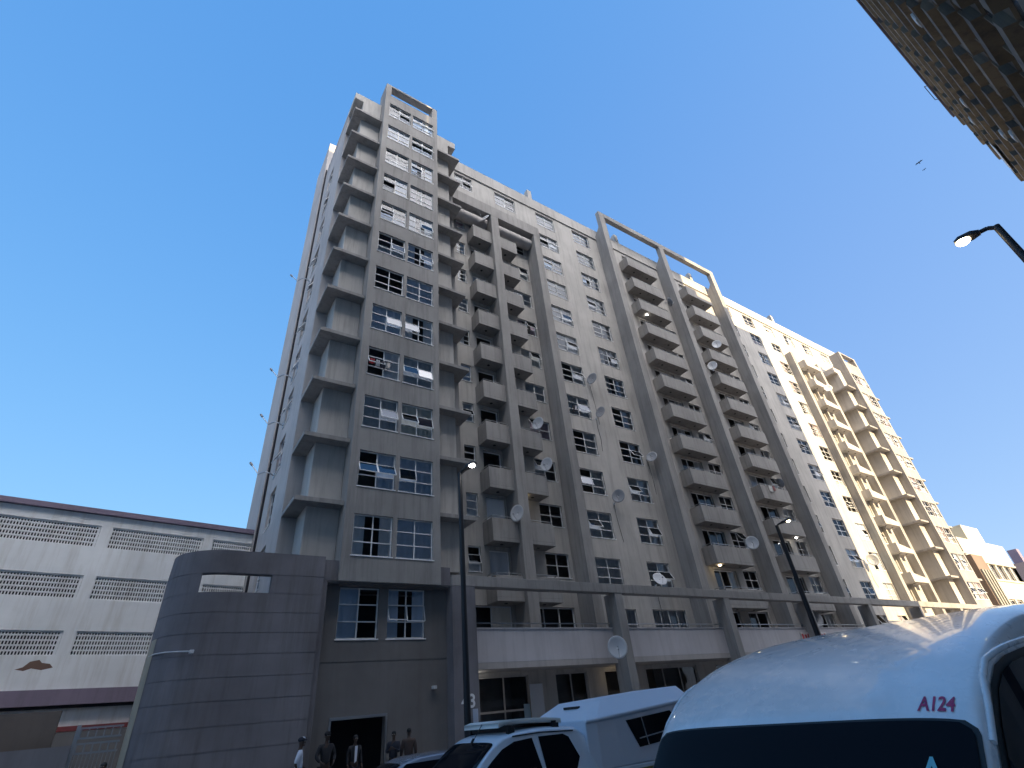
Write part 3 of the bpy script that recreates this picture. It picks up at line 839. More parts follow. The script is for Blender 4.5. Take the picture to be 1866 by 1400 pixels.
# ------------------------------------------------------------------ satellite dishes
def dish(x, y, z, r, aim, label, col='dish', wall=(0, .5, -.25)):
    """reflector centre at x,y,z; aim = direction it looks; wall = offset to its fixing"""
    o = empty('satellite_dish', (x + wall[0], y + wall[1], z + wall[2]), label, 'satellite dish', 'satellite dishes fixed to the apartment block')
    off = (x + wall[0], y + wall[1], z + wall[2])
    d = Vector(aim).normalized(); c = Vector((x, y, z))
    u = d.cross(Vector((0, 0, 1))).normalized(); v = u.cross(d).normalized()
    b = MB(off); b.smooth = True; n, k = 24, 5; vs = []; fs = []
    for j in range(k + 1):
        rr_ = r * j / k; dep = .22 * r * (rr_ / r) ** 2
        for i in range(n):
            a = 2 * math.pi * i / n
            vs.append(c + (u * math.cos(a) + v * math.sin(a) * 1.08) * rr_ + d * dep)
    for j in range(k):
        for i in range(n): fs.append((j * n + i, j * n + (i + 1) % n, (j + 1) * n + (i + 1) % n, (j + 1) * n + i))
    b.add(vs, fs)
    ref = b.build('reflector', M[col], o)
    s = ref.modifiers.new('thick', 'SOLIDIFY'); s.thickness = .02
    b = MB(off); tip = c + d * r * 1.1 - v * r * .35
    b.tube([c - v * r * .98 + d * .05, tip], .012, 6); b.build('feed_arm', M['steel'], o)
    b = MB(off); b.cyl(tip - d * .03, tip + v * .02 - d * .12, .035, n=8); b.build('feed_horn', M['dish_grey'], o)
    b = MB(off); e = Vector((x + wall[0], y + wall[1], z + wall[2]))
    b.tube([c - d * .02, c - d * .12, e + Vector((0, -.05, .0)), e], .02, 6); b.box(e.x - .07, e.x + .07, e.y - .015, e.y, e.z - .09, e.z + .09)
    b.build('bracket', M['steel'], o)
    q = random.Random(int(x * 97 + z * 13)); L0 = q.uniform(1.2, 3.4); yy = min(e.y, 22.57) if e.y > 21.9 else e.y
    b = MB(off); b.tube([e + Vector((0, -.02, -.05)), e + Vector((q.uniform(-.1, .1), -.03, -L0 * .3)), e + Vector((q.uniform(-.15, .15), -.02, -L0 * .65)), e + Vector((q.uniform(-.2, .2), -.02, -L0))], .011, 5)
    if e.y > 22.4: b.build('cable', M['pole'], o)
    return o
A1_ = (-1, -.40, .08)
for x, y, z, r, aim, lb, cl, wl in (
    (14.55, 21.55, 34.15, .5, (-.9, -.5, .5), 'white dish in front of the rounded hood at the top of the small frame', 'dish', (.1, .5, .1)),
    (17.25, 21.45, 16.45, .40, A1_, 'white dish on the upper of three dished balconies right of the thin fin', 'dish', (.1, .14, -.3)),
    (17.5, 21.45, 13.75, .40, A1_, 'white dish on the middle of three dished balconies right of the thin fin', 'dish', (0, .14, -.3)),
    (14.95, 21.3, 10.45, .42, A1_, 'white dish overlapping the foot of the thin fin, above the podium beam', 'dish', (.1, .28, -.3)),
    (23.45, 22.1, 22.0, .44, (-1, -.25, .15), 'pale blue-grey dish beside a window, highest of the dishes on the wall of paired windows', 'dish_grey', (.1, .5, -.2)),
    (23.6, 22.1, 19.15, .40, (-1, -.2, .2), 'small grey dish one storey below the highest on the wall of paired windows', 'dish_grey', (-.1, .5, -.3)),
    (23.6, 22.1, 12.85, .42, (-1, -.6, .1), 'grey dish beside the open blue sash window low on the wall of paired windows', 'dish_grey', (-.05, .5, -.35)),
    (27.95, 22.15, 16.45, .40, (-1, -.5, .35), 'slim tilted dish between the right window column and the tall fin', 'dish_grey', (-.1, .45, -.1)),
    (25.6, 22.1, 7.75, .42, (-.3, -1, .6), 'pale dish just above the podium beam below an open window', 'dish', (.1, .5, -.25)),
    (18.59, 19.45, 3.83, .45, (-.8, -1, .1), 'large white dish at the first podium column beside the pale parapet', 'dish', (.9, .40, -.1)),
    (35.55, 21.35, 10.6, .45, (-1, -.8, .1), 'blue-white dish at the end of the lowest wide balcony of the tall frame', 'dish', (-.25, .3, -.3)),
    (41.4, 21.4, 31.0, .45, (-1, -.7, .1), 'white dish on a high balcony in the right bay of the tall frame', 'dish', (0, .2, -.2)),
    (39.7, 21.7, 28.0, .45, (-1, -.5, .1), 'white dish beside the middle fin under a high balcony', 'dish', (.35, .3, -.2)),
    (35.6, 21.4, 34.3, .45, (.9, -.6, .3), 'translucent-looking grey dish hung off a balcony high in the left bay', 'dish_grey', (-.25, .3, .0)),
    (43.9, 21.9, 16.7, .38, (1, -.3, .3), 'edge-on grey dish behind a balcony in the right bay of the tall frame', 'dish_grey', (.3, .5, -.1)),
    (41.3, 22.1, 5.6, .62, (-.8, -.9, .3), 'large grey dish low behind the second lamp post on the walkway', 'dish_grey', (.2, .48, -.2)),
    (54.95, 21.9, 10.75, .5, (-.8, -.7, .2), 'dark round dish between two window columns near the sunlit edge', 'dish_grey', (.2, .69, -.2)),
    (62.6, 21.2, 31.5, .45, (-1, -.7, .2), 'sunlit white dish high between the two short fins', 'dish', (.2, .35, -.2)),
    (76.4, 21.6, 12.0, .5, (-1, -.7, .2), 'white rimmed dish on the brown annex beside the right tower', 'dish', (.3, .5, -.2))):
    dish(x, y, z, r, aim, lb, cl, wl)
for k, (y, z, lb) in enumerate(((26.3, 26.6, 'highest bare aerial bracket sticking out of the narrow end wall'), (26.3, 18.9, 'second aerial bracket from the top on the narrow end wall'), (26.3, 15.8, 'third aerial bracket from the top on the narrow end wall'), (26.3, 12.9, 'lowest aerial bracket on the narrow end wall, above the curved wall'))):
    o = empty('aerial_bracket', (3.6, y, z), lb, 'aerial bracket', 'aerial brackets on the end wall')
    b = MB((3.6, y, z)); b.tube([(3.6, y, z - .1), (3.35, y - .05, z), (3.15, y + .1, z + .12), (2.9, y + .5, z + .10), (2.55, y + .9, z + .75)], .03, 8); b.box(3.56, 3.6, y - .1, y + .1, z - .25, z + .05); b.build('arm', M['steel'], o)
    b = MB((3.6, y, z)); b.cyl((2.58, y + .88, z + .70), (2.48, y + .95, z + .86), .06, n=10); b.build('feed_horn', M['dish_grey'], o)

# ------------------------------------------------------------------ street lamps
M['lamp_on'] = mat('lamp_lens', (1, 1, 1), .3, emit=(1, .96, .88), es=26)
M['lamp_warm'] = mat('lamp_lens_warm', (1, 1, 1), .3, emit=(1, .78, .45), es=9)
def lamp(x, y, zt, r0, r1, hd, label, lens='lamp_on', L=.75):
    o = empty('street_lamp', (x, y, -.1), label, 'street lamp', 'street lamps along the kerb')
    off = (x, y, -.1)
    b = MB(off); b.cyl((x, y, -.1), (x, y, 1.2), r0 * 1.25, n=16); b.cyl((x, y, 1.2), (x, y, zt), r0, r1, n=16); b.build('pole', M['pole'], o)
    d = Vector(hd).normalized(); s = d.cross(Vector((0, 0, 1))).normalized(); up = s.cross(d)
    p = Vector((x, y, zt))
    b = MB(off); b.tube([p + Vector((0, 0, -.05)), p + d * .12 + Vector((0, 0, .03)), p + d * .3 + up * .02], .045, 8); b.build('arm', M['pole'], o)
    a = p + d * .25; e = p + d * (.25 + L)
    b = MB(off)
    def sec(c, w_, t): return [c - s * w_ - up * t * .2, c + s * w_ - up * t * .2, c + s * w_ * .8 + up * t, c - s * w_ * .8 + up * t]
    S = [sec(a, .07, .06), sec(a + d * L * .3, .13, .09), sec(a + d * L * .8, .13, .08), sec(e, .08, .04)]
    vs = [v for q in S for v in q]; fs = [(0, 1, 2, 3), (15, 14, 13, 12)]
    for i in range(3):
        for j in range(4): fs.append((i * 4 + j, i * 4 + (j + 1) % 4, (i + 1) * 4 + (j + 1) % 4, (i + 1) * 4 + j))
    b.add(vs, fs); b.build('head', M['pole'], o, bevel=.01)
    b = MB(off); b.smooth = True
    b.ball(a + d * L * .68 - up * .025, .105 if L > .5 else .125, (1, 1, .55), 14, 8); b.build('lens', M[lens], o)
    return o
lamp(8.02, 14.75, 8.95, .10, .07, (.25, -.95, .12), 'tall black street lamp with lit lens left of the balconies', L=.55)
lamp(27.45, 14.75, 9.0, .15, .09, (.2, -.9, .12), 'lit black street lamp in front of the tall frame, rising behind the white minibus', 'lamp_warm', L=.6)
lamp(12.45, .05, 9.0, .09, .06, (-.15, .95, .10), 'nearest street lamp, lit amber against the sky at the right edge', 'lamp_warm', L=.42)

# small lit ceiling fittings
def bulb(x, y, z, col, label, s=.07):
    m = M['lamp_warm'] if col else M['lamp_on']
    b = MB((x, y, z)); b.smooth = True; b.ball((x, y, z), s, (1.5, 1.2, .5), 12, 6)
    o = b.build('ceiling_light', m); o.location = (x, y, z)
    return tag(o, label, 'light')
bulb(16.1, 22.05, FZ(2) - .22, 1, 'yellow light under a balcony right of the thin fin', .07)
bulb(20.9, 21.9, 3.18, 1, 'yellow light under the walkway by the first podium column')
bulb(12.3, 21.9, 3.2, 0, 'white tube light glowing over the shop entrance beside the number pier')
bulb(31.9, 22.0, FZ(1) - .24, 1, 'warm light under the lowest wide balcony of the left bay', .08)
bulb(43.2, 22.0, FZ(2) - .24, 0, 'small white light under a low balcony of the right bay', .06)
bulb(32.3, 22.0, FZ(9) - .24, 0, 'small white light under a high balcony of the left bay', .06)

# CCTV camera with conduit on the curved wall
co = empty('security_camera', (1.3, 19.8, 4.05), 'white security camera at the end of a long conduit on the curved wall', 'camera')
off = (1.3, 19.8, 4.05)
b = MB(off); b.box(1.24, 1.36, 19.62, 19.80, 4.0, 4.1); b.build('camera_body', M['dish'], co, bevel=.01)
b = MB(off); b.tube([(1.24, 19.82, 4.08), (.95, 20.0, 4.10), (.62, 20.3, 4.12), (.38, 20.75, 4.13), (.27, 21.2, 4.13)], .022, 6); b.build('conduit', M['dish'], co)
o_ = MB((9.65, 20.3, 2.75)); o_.box(9.58, 9.72, 20.2, 20.4, 2.69, 2.8); o = o_.build('motion_sensor', M['dish'], bevel=.01); o.location = (9.65, 20.3, 2.75)
tag(o, 'small white box fixed in the recess left of the number pier', 'sensor')

# notices in the shop front
def board(x, y, z, w_, h_, label, colr, txt=None, tcol=(.05, .05, .06)):
    m = mat('notice_face', colr, .6)
    b = MB((x, y, z)); b.box(x - w_ / 2, x + w_ / 2, y - .02, y, z - h_ / 2, z + h_ / 2)
    o = b.build('notice_board', m); o.location = (x, y, z); tag(o, label, 'notice')
    if txt:
        for i, t_ in enumerate(txt):
            text(t_, h_ * .3, (0, -.024, h_ * (.18 - .36 * i)), (R(90), 0, 0), mat('notice_ink', tcol, .6), o, 'lettering', .001)
    return o
board(12.45, 22.66, 1.72, .62, .55, 'white lettered notice behind the shop glass beside the pier', (.7, .72, .72), ['STAFF', 'ENTRANCE'])
board(15.4, 22.66, 1.72, .34, .55, 'pale blue poster at the right end of the first shop window', (.35, .5, .6))
board(15.9, 22.5, 2.1, .75, 1.3, 'white sheet pinned to the wall between the shops', (.6, .62, .66))
sg = board(37.6, 20.47, 4.28, 3.2, .5, 'red and white banner on the parapet, half hidden by the minibus', (.72, .7, .7), None)
sl = text('SALE', .42, (0, -.025, 0), (R(90), 0, 0), mat('red_letters', (.5, .03, .03), .6), sg, 'lettering', .002) if False else None
b = MB(); 
for i in range(9): b.box(-1.5 + i * .34, -1.28 + i * .34, -.027, -.021, -.17 + .03 * (i % 3), .17 - .04 * (i % 2))
b.build('red_marks', mat('red_marks', (.5, .03, .04), .6), sg)
pp = MB((8.06, 14.6, 1.95)); pp.box(8.14, 8.30, 14.64, 14.66, 1.35, 1.85); o = pp.build('paper_notice', mat('paper', (.7, .72, .8), .7)); o.location = (8.06, 14.6, 1.95)
tag(o, 'white paper flapping from the first lamp post', 'notice')

# rooftop aerial, bird
ae = MB((60.6, 22.8, 42)); ae.cyl((60.6, 22.8, 42.0), (60.6, 22.8, 43.4), .02, n=6)
for i in range(6): ae.bar((60.1 + i * .2, 22.5, 43.2), (60.1 + i * .2, 23.1, 43.2), .015)
ae.bar((60.0, 22.8, 43.2), (61.3, 22.8, 43.2), .02); o = ae.build('tv_aerial', M['steel']); o.location = (60.6, 22.8, 42); tag(o, 'thin television aerial on the sunlit roof edge', 'aerial')
def bird(x, y, z, s, label):
    b = MB((x, y, z)); b.smooth = True
    b.ball((x, y, z), .07 * s, (2.2, .9, .8), 10, 6); b.ball((x - .17 * s, y, z + .02 * s), .045 * s, (1.2, 1, 1), 8, 6)
    b.smooth = False
    for sg_ in (-1, 1):
        b.add([(x - .08 * s, y, z + .03 * s), (x + .08 * s, y, z + .03 * s), (x + .12 * s, y + sg_ * .25 * s, z + .13 * s), (x + .05 * s, y + sg_ * .5 * s, z + .05 * s), (x - .06 * s, y + sg_ * .25 * s, z + .14 * s)], [(0, 1, 2, 3, 4)])
    b.add([(x + .12 * s, y - .03 * s, z), (x + .12 * s, y + .03 * s, z), (x + .28 * s, y + .06 * s, z), (x + .28 * s, y - .06 * s, z)], [(0, 1, 2, 3)])
    o = b.build('bird', mat('feathers', (.03, .03, .035), .8)); o.location = (x, y, z); o['group'] = 'birds flying in the clear sky'
    return tag(o, label, 'bird')
bird(40, .9, 33.3, .55, 'dark bird flying in the sky left of the concrete block'); bird(47, 1.1, 37.9, .35, 'smaller, fainter bird just below the other one')

# ------------------------------------------------------------------ vehicles
M['van_white'] = mat('van_white_paint', (.86, .83, .84), .2, coat=.7)
def dusty(m, c, amt=.10):
    t = m.node_tree; bs = t.nodes['Principled BSDF']; N = t.nodes.new; L = t.links.new
    g_ = N('ShaderNodeTexCoord'); n = N('ShaderNodeTexNoise'); n.inputs['Scale'].default_value = 2.2; n.inputs['Detail'].default_value = 9; n.inputs['Roughness'].default_value = .7
    L(g_.outputs['Object'], n.inputs[0]); rr_ = N('ShaderNodeMapRange'); rr_.inputs[1].default_value = .35; rr_.inputs[2].default_value = .75; rr_.inputs[3].default_value = 1; rr_.inputs[4].default_value = 1 - amt * 2
    L(n.outputs[0], rr_.inputs[0]); v = N('ShaderNodeVectorMath'); v.operation = 'SCALE'; v.inputs[0].default_value = c; L(rr_.outputs[0], v.inputs['Scale']); L(v.outputs[0], bs.inputs['Base Color'])
    r3 = N('ShaderNodeMapRange'); r3.inputs[1].default_value = .3; r3.inputs[2].default_value = .7; r3.inputs[3].default_value = .16; r3.inputs[4].default_value = .42; L(n.outputs[0], r3.inputs[0]); L(r3.outputs[0], bs.inputs['Roughness'])
dusty(M['van_white'], (.86, .83, .84))
M['car_white'] = mat('pickup_white_paint', (.78, .79, .84), .3, coat=.6)
M['gelcoat'] = mat('canopy_gelcoat', (.74, .74, .80), .42)
M['car_silver'] = mat('silver_blue_paint', (.30, .34, .42), .25, .3, coat=1.0)
M['car_glass'] = mat('tinted_car_glass', (.010, .010, .013), .05, spec=.04)
M['tyre'] = mat('tyre_rubber', (.02, .02, .02), .85)
M['rubber'] = mat('black_rubber', (.012, .012, .013), .55)
M['chrome'] = mat('wheel_metal', (.5, .5, .52), .3, .9)
M['tail'] = mat('tail_lamp_red', (.35, .01, .01), .2)
M['headlamp'] = mat('headlamp_lens', (.6, .62, .65), .08, coat=1)

def interp(tab, x):
    """monotone-ish smooth interpolation of [(x, y)...]"""
    n = len(tab)
    if x <= tab[0][0]: return tab[0][1]
    if x >= tab[-1][0]: return tab[-1][1]
    for i in range(n - 1):
        if tab[i][0] <= x <= tab[i+1][0]:
            x0, y0_ = tab[i]; x1, y1_ = tab[i+1]; d = (y1_ - y0_) / (x1 - x0)
            def sl(j):
                if j <= 0 or j >= n - 1: return None
                a = (tab[j][1] - tab[j-1][1]) / (tab[j][0] - tab[j-1][0]); c = (tab[j+1][1] - tab[j][1]) / (tab[j+1][0] - tab[j][0])
                return 0 if a * c <= 0 else 2 * a * c / (a + c)
            m0 = sl(i); m1 = sl(i + 1); m0 = d if m0 is None else m0; m1 = d if m1 is None else m1
            h = x1 - x0; t = (x - x0) / h
            return (2*t**3 - 3*t*t + 1) * y0_ + (t**3 - 2*t*t + t) * h * m0 + (-2*t**3 + 3*t*t) * y1_ + (t**3 - t*t) * h * m1

class Body:
    """lofted car body: station tables for top height, shoulder drop, half width at sill/belt/shoulder; local x backwards, y across, z up from the ground"""
    def __init__(s, top, drop, sill, hw, hs, belt, n=3.2):
        s.top, s.drop, s.sill, s.hw, s.hs, s.belt, s.n = top, drop, sill, hw, hs, belt, n
    def section(s, x, nr=18, ns=7):
        zt = interp(s.top, x); dr = interp(s.drop, x); zs = zt - dr; z0 = interp(s.sill, x)
        hw = interp(s.hw, x); hs = interp(s.hs, x); zb = min(interp(s.belt, x), zs - .01)
        pts = []
        for i in range(ns):
            t = i / ns; z = z0 + (zb - z0) * t
            pts.append((-(hw - .06 * (1 - t) ** 2 * 1), z))
        m = 5
        for i in range(m):
            t = i / m; pts.append((-(hw + (hs - hw) * t), zb + (zs - zb) * t))
        for i in range(nr + 1):
            a = math.pi * i / nr; c = math.cos(a); sn = math.sin(a)
            e = 2 / s.n
            pts.append((-math.copysign(abs(c) ** e, c) * hs, zs + dr * abs(sn) ** e))
        r = [(-y, z) for y, z in reversed(pts[:ns + m])]
        return pts + r
    def side_y(s, x, z):
        zt = interp(s.top, x); dr = interp(s.drop, x); zs = zt - dr; hw = interp(s.hw, x); hs = interp(s.hs, x); zb = min(interp(s.belt, x), zs - .01)
        if z <= zb: return hw - .06 * (1 - max(0, (z - interp(s.sill, x)) / (zb - interp(s.sill, x)))) ** 2
        if z <= zs: return hw + (hs - hw) * (z - zb) / (zs - zb)
        q = min(1, (z - zs) / dr); return hs * (1 - q ** s.n) ** (1 / s.n)
    def top_z(s, x, y):
        zt = interp(s.top, x); dr = interp(s.drop, x); zs = zt - dr; hs = interp(s.hs, x)
        return zs + dr * max(0, 1 - (abs(y) / hs) ** s.n) ** (1 / s.n)
    def mesh(s, xs, b):
        S = [s.section(x) for x in xs]; n = len(S[0]); vs = [(x, y, z) for x, sec in zip(xs, S) for y, z in sec]
        fs = []
        for i in range(len(xs) - 1):
            for j in range(n - 1): fs.append((i * n + j, i * n + j + 1, (i + 1) * n + j + 1, (i + 1) * n + j))
            fs.append((i * n + n - 1, i * n, (i + 1) * n, (i + 1) * n + n - 1))
        b.smooth = True; b.add(vs, fs); b.smooth = False
        b.add(vs[:n], [tuple(range(n - 1, -1, -1))]); b.add(vs[-n:], [tuple(range(n))])
    def side_panel(s, b, poly, sign, off=.006, t=0.0):
        """poly of (x,z) laid on the side of the body"""
        # fan from strips: subdivide polygon by scanning x
        xs_ = sorted({p[0] for p in poly}); N = 14
        x0, x1 = xs_[0], xs_[-1]; cols = sorted(set(xs_) | {x0 + (x1 - x0) * i / N for i in range(N + 1)})
        def span(x):
            zs_ = []
            for p, q in zip(poly, poly[1:] + poly[:1]):
                if (p[0] - x) * (q[0] - x) <= 0 and p[0] != q[0]:
                    t_ = (x - p[0]) / (q[0] - p[0]); zs_.append(p[1] + (q[1] - p[1]) * t_)
            return (min(zs_), max(zs_)) if zs_ else None
        prev = None
        for x in cols:
            xx = min(max(x, x0 + 1e-4), x1 - 1e-4); sp = span(xx)
            if not sp: prev = None; continue
            K = 5
            cur = [(x, sign * (s.side_y(x, sp[0] + (sp[1] - sp[0]) * k / K) + off), sp[0] + (sp[1] - sp[0]) * k / K) for k in range(K + 1)]
            if prev:
                b.smooth = True
                b.add(prev + cur, [(k, k + 1, K + 2 + k, K + 1 + k) for k in range(K)])
                b.smooth = False
            prev = cur
def wheel(parent, x, y, r, wd, sgn):
    b = MB(); b.cyl((x, y, r), (x, y + sgn * wd, r), r, n=28)
    o = b.build('wheel', M['tyre'], parent, bevel=.02)
    b = MB(); b.cyl((x, y + sgn * (wd - .01), r), (x, y + sgn * (wd + .012), r), r * .62, n=20)
    for i in range(6):
        a = math.pi * i / 3; b.bar((x + math.cos(a) * .05, y + sgn * (wd + .02), r + math.sin(a) * .05), (x + math.cos(a) * r * .58, y + sgn * (wd + .02), r + math.sin(a) * r * .58), .05, .02)
    b.build('rim', M['chrome'], o)

# --- high-roof minibus (nose towards -X). local origin: ground under the nose, centre line
VX, VY = 1.78, 1.92
van = empty('minibus', (VX, VY, ZG), 'white high-roof minibus taxi with A124 over its dark windscreen, closest to the camera', 'minibus')
g = .35   # ground offset from the measuring frame
L_ = lambda X: X - VX
top = [(0, .55), (.05, .80), (.16, .98), (.50, 1.17), (.98, 1.62), (1.12, 1.775), (1.2, 1.855), (1.34, 1.945), (1.5, 2.03), (1.75, 2.12), (2.05, 2.19), (2.4, 2.245), (3.1, 2.30), (4.2, 2.335), (5.3, 2.33), (5.5, 2.29), (5.62, 2.1)]
drop = [(0, .06), (.5, .07), (1.1, .075), (1.3, .09), (1.6, .11), (2.2, .13), (4, .16), (5.62, .2)]
hw = [(0, .62), (.06, .74), (.2, .84), (.5, .91), (1, .93), (5.3, .93), (5.62, .86)]
hs = [(0, .60), (.2, .80), (.5, .86), (1.1, .88), (1.6, .90), (5.3, .89), (5.62, .80)]
vb = Body(top, drop, [(0, .35), (5.62, .35)], hw, hs, [(0, .8), (.5, 1.02), (5.62, 1.08)], n=4.4)
xs = [0, .015, .04, .07, .11, .16, .23, .31, .4, .5] + [.5 + .04 * i for i in range(1, 40)] + [2.1 + .12 * i for i in range(0, 27)] + [5.3, 5.38, 5.46, 5.52, 5.58, 5.62]
xs = sorted(set(round(v, 3) for v in xs))
b = MB(); vb.mesh(xs, b); b.build('body', M['van_white'], van)
# windscreen on the lofted surface, black border, then glass
def screen(body, x0, x1, ins, off, nx=40, ny=30, corner=.0):
    b_ = MB(); b_.smooth = True; P = []
    for i in range(nx + 1):
        x = x0 + (x1 - x0) * i / nx; hw_ = interp(body.hs, x) - ins
        if corner and x > x1 - corner: t = (x - (x1 - corner)) / corner; hw_ -= corner * (1 - math.sqrt(max(0, 1 - t * t))) * 1.3
        for j in range(ny + 1):
            y = -hw_ + 2 * hw_ * j / ny; z = body.top_z(x, y)
            P.append((x - off * .7, y, z + off * .7))
    b_.add(P, [(i * (ny + 1) + j, i * (ny + 1) + j + 1, (i + 1) * (ny + 1) + j + 1, (i + 1) * (ny + 1) + j) for i in range(nx) for j in range(ny)])
    return b_
screen(vb, .50, 1.135, .012, .006, corner=.035).build('windscreen_seal', M['rubber'], van)
ws = screen(vb, .53, 1.125, .03, .010, corner=.035).build('windscreen', M['car_glass'], van)
# side windows
for sg_ in (-1, 1):
    fr = MB(); vb.side_panel(fr, [(.60, 1.12), (1.20, 1.745), (1.36, 1.885), (1.50, 1.955), (1.68, 1.99), (2.0, 2.02), (2.42, 2.05), (2.42, 1.12)], sg_, .005)
    fr.build('door_seal', M['rubber'], van)
    for poly in ([(.68, 1.14), (1.25, 1.745), (1.39, 1.86), (1.53, 1.925), (1.70, 1.96), (2.0, 1.99), (2.36, 2.015), (2.36, 1.14)], [(2.5, 1.14), (2.5, 2.04), (3.75, 2.06), (3.75, 1.14)], [(3.85, 1.14), (3.85, 2.06), (5.2, 2.05), (5.3, 1.14)]):
        q = MB(); vb.side_panel(q, poly, sg_, .010); q.build('side_window', M['car_glass'], van)
    q = MB(); gp = [(1.12, 1.70), (1.22, 1.80), (1.36, 1.915), (1.50, 1.985), (1.68, 2.02), (2.0, 2.05), (2.44, 2.08), (3.6, 2.12), (5.2, 2.12)]; pts = [(1.12 + .12 * i_, interp(gp, 1.12 + .12 * i_)) for i_ in range(34)]
    q.smooth = True; q.tube([(x, sg_ * (vb.side_y(x, z) + .006), z) for x, z in pts], .014, 8); q.build('gutter_rail', M['van_white'], van)
    q = MB(); vb.side_panel(q, [(.62, .9), (.62, .93), (5.4, .96), (5.4, .93)], sg_, .012); q.build('side_moulding', M['rubber'], van)
    b = MB(); b.bar((.95, sg_ * .9, 1.2), (.88, sg_ * 1.08, 1.22), .04); b.box(.8, .9, sg_ * 1.02, sg_ * 1.22, 1.12, 1.42); b.build('wing_mirror', M['rubber'], van, bevel=.02)
    b = MB(); b.box(-.0, .14, sg_ * .50, sg_ * .78, .62, .86); b.build('headlight', M['headlamp'], van, bevel=.03)
    b = MB(); b.box(5.6, 5.63, sg_ * .70, sg_ * .84, 1.0, 1.5); b.build('tail_light', M['tail'], van, bevel=.01)
    for xw in (1.0, 4.1): wheel(van, xw, sg_ * .70, .33, .2, sg_)
b = MB(); b.box(-.06, .16, -.80, .80, .32, .58); b.build('bumper', M['van_white'], van, bevel=.05)
b = MB(); b.box(-.035, .05, -.45, .45, .66, .80); b.build('grille', M['rubber'], van, bevel=.01)
for yy in (-.45, .25):
    b = MB(); b.bar((.50, yy, 1.205), (.78, yy + .55, 1.475), .018); b.build('wiper', M['rubber'], van)
# numbers over the windscreen and the letter sticker behind it
def on_surface_text(body, s_, size, x, y, m, name, parent, slant=0.0, lift=.004, xs_=1.0):
    e = .01
    p = Vector((x, y, body.top_z(x, y))); dx = (Vector((x + e, y, body.top_z(x + e, y))) - p).normalized(); dy = (Vector((x, y - e, body.top_z(x, y - e))) - p).normalized()
    nrm = dy.cross(dx).normalized(); up = nrm.cross(dy).normalized()
    o = text(s_, size, (0, 0, 0), (0, 0, 0), m, None, name, .0004)
    dy2 = dy
    mm = Matrix((dy2, up, nrm)).transposed()
    for v in o.data.vertices:
        c = v.co; c = Vector(((c.x + slant * c.y) * xs_, c.y, c.z)); q = p + mm @ c
        zz_ = body.top_z(q.x, q.y)
        v.co = Vector((q.x, q.y, zz_)) + nrm * (lift + c.z)
    # follow the curvature of the sheet
    o.parent = parent
    return o
# camera-left is +y side of the van: text runs towards -y
M['taxi_red'] = mat('taxi_number_red', (.42, .03, .12), .5)
M['cyan'] = mat('cyan_sticker', (.18, .50, .55), .5)
on_surface_text(vb, 'A124', .105, 1.185, -.725, M['taxi_red'], 'roof_number', van, .10, .003, .62)
on_surface_text(vb, 'A', .15, .975, -.69, M['cyan'], 'window_letter', van, .0, .018, .75)

# --- double-cab pickup with a fibreglass canopy
PX, PY = 2.55, 8.5
pk = empty('pickup_truck', (PX, PY, ZG), 'white double-cab pickup with a tall fibreglass canopy and a pale roof board', 'pickup')
top = [(0, .62), (.05, .88), (.2, 1.0), (1.35, 1.10), (1.45, 1.14), (2.16, 1.655), (2.3, 1.715), (2.6, 1.765), (3.0, 1.775), (3.65, 1.74), (3.78, 1.66), (3.95, 1.2), (4.0, 1.12), (6.1, 1.12)]
pb = Body(top, [(0, .06), (1.4, .06), (2.2, .07), (2.6, .09), (3.7, .09), (4, .05), (6.1, .05)], [(0, .42), (6.1, .45)],
          [(0, .72), (.1, .82), (.4, .88), (6.1, .88)], [(0, .70), (.3, .84), (1.4, .80), (2.1, .72), (2.6, .70), (3.7, .70), (3.95, .82), (6.1, .86)], [(0, .8), (1.4, 1.04), (6.1, 1.06)], n=3.4)
b = MB(); pb.mesh([0, .03, .06, .12, .2, .3, .6, 1, 1.3, 1.4, 1.45] + [1.5 + .05 * i for i in range(0, 50)] + [4.0, 4.5, 5.2, 6.0, 6.1], b); b.build('cab', M['car_white'], pk)
screen(pb, 1.50, 2.14, .05, .008, corner=.05).build('windscreen', M['car_glass'], pk)
for sg_ in (-1, 1):
    for poly in ([(1.62, 1.13), (2.03, 1.43), (2.22, 1.55), (2.45, 1.625), (2.78, 1.645), (2.88, 1.12)], [(2.93, 1.12), (2.90, 1.65), (3.38, 1.645), (3.48, 1.60), (3.60, 1.33), (3.45, 1.14)]):
        q = MB(); pb.side_panel(q, poly, sg_, .008); q.build('side_window', M['car_glass'], pk)
    q = MB(); pts = [(2.1, 1.62), (2.45, 1.69), (2.95, 1.70), (3.6, 1.67)]
    q.tube([(x, sg_ * (pb.side_y(x, z) + .004), z) for x, z in pts], .010, 6); q.build('roof_gutter', M['rubber'], pk)
    b = MB(); b.bar((1.75, sg_ * .82, 1.1), (1.72, sg_ * .98, 1.15), .04); b.box(1.66, 1.76, sg_ * .93, sg_ * 1.14, 1.05, 1.27); b.build('wing_mirror', M['car_white'], pk, bevel=.03)
    b = MB(); b.box(-.0, .2, sg_ * .55, sg_ * .83, .74, .92); b.build('headlight', M['headlamp'], pk, bevel=.03)
    for xw in (.95, 4.75): wheel(pk, xw, sg_ * .66, .37, .22, sg_)
b = MB(); b.box(-.08, .2, -.84, .84, .38, .62); b.build('bumper', M['car_white'], pk, bevel=.05)
b = MB(); b.tube([(2.12, -.05, 1.66), (2.3, -.05, 1.87)], .006, 6); b.cyl((2.10, -.05, 1.65), (2.14, -.05, 1.70), .02, n=8); b.build('aerial', M['rubber'], pk)
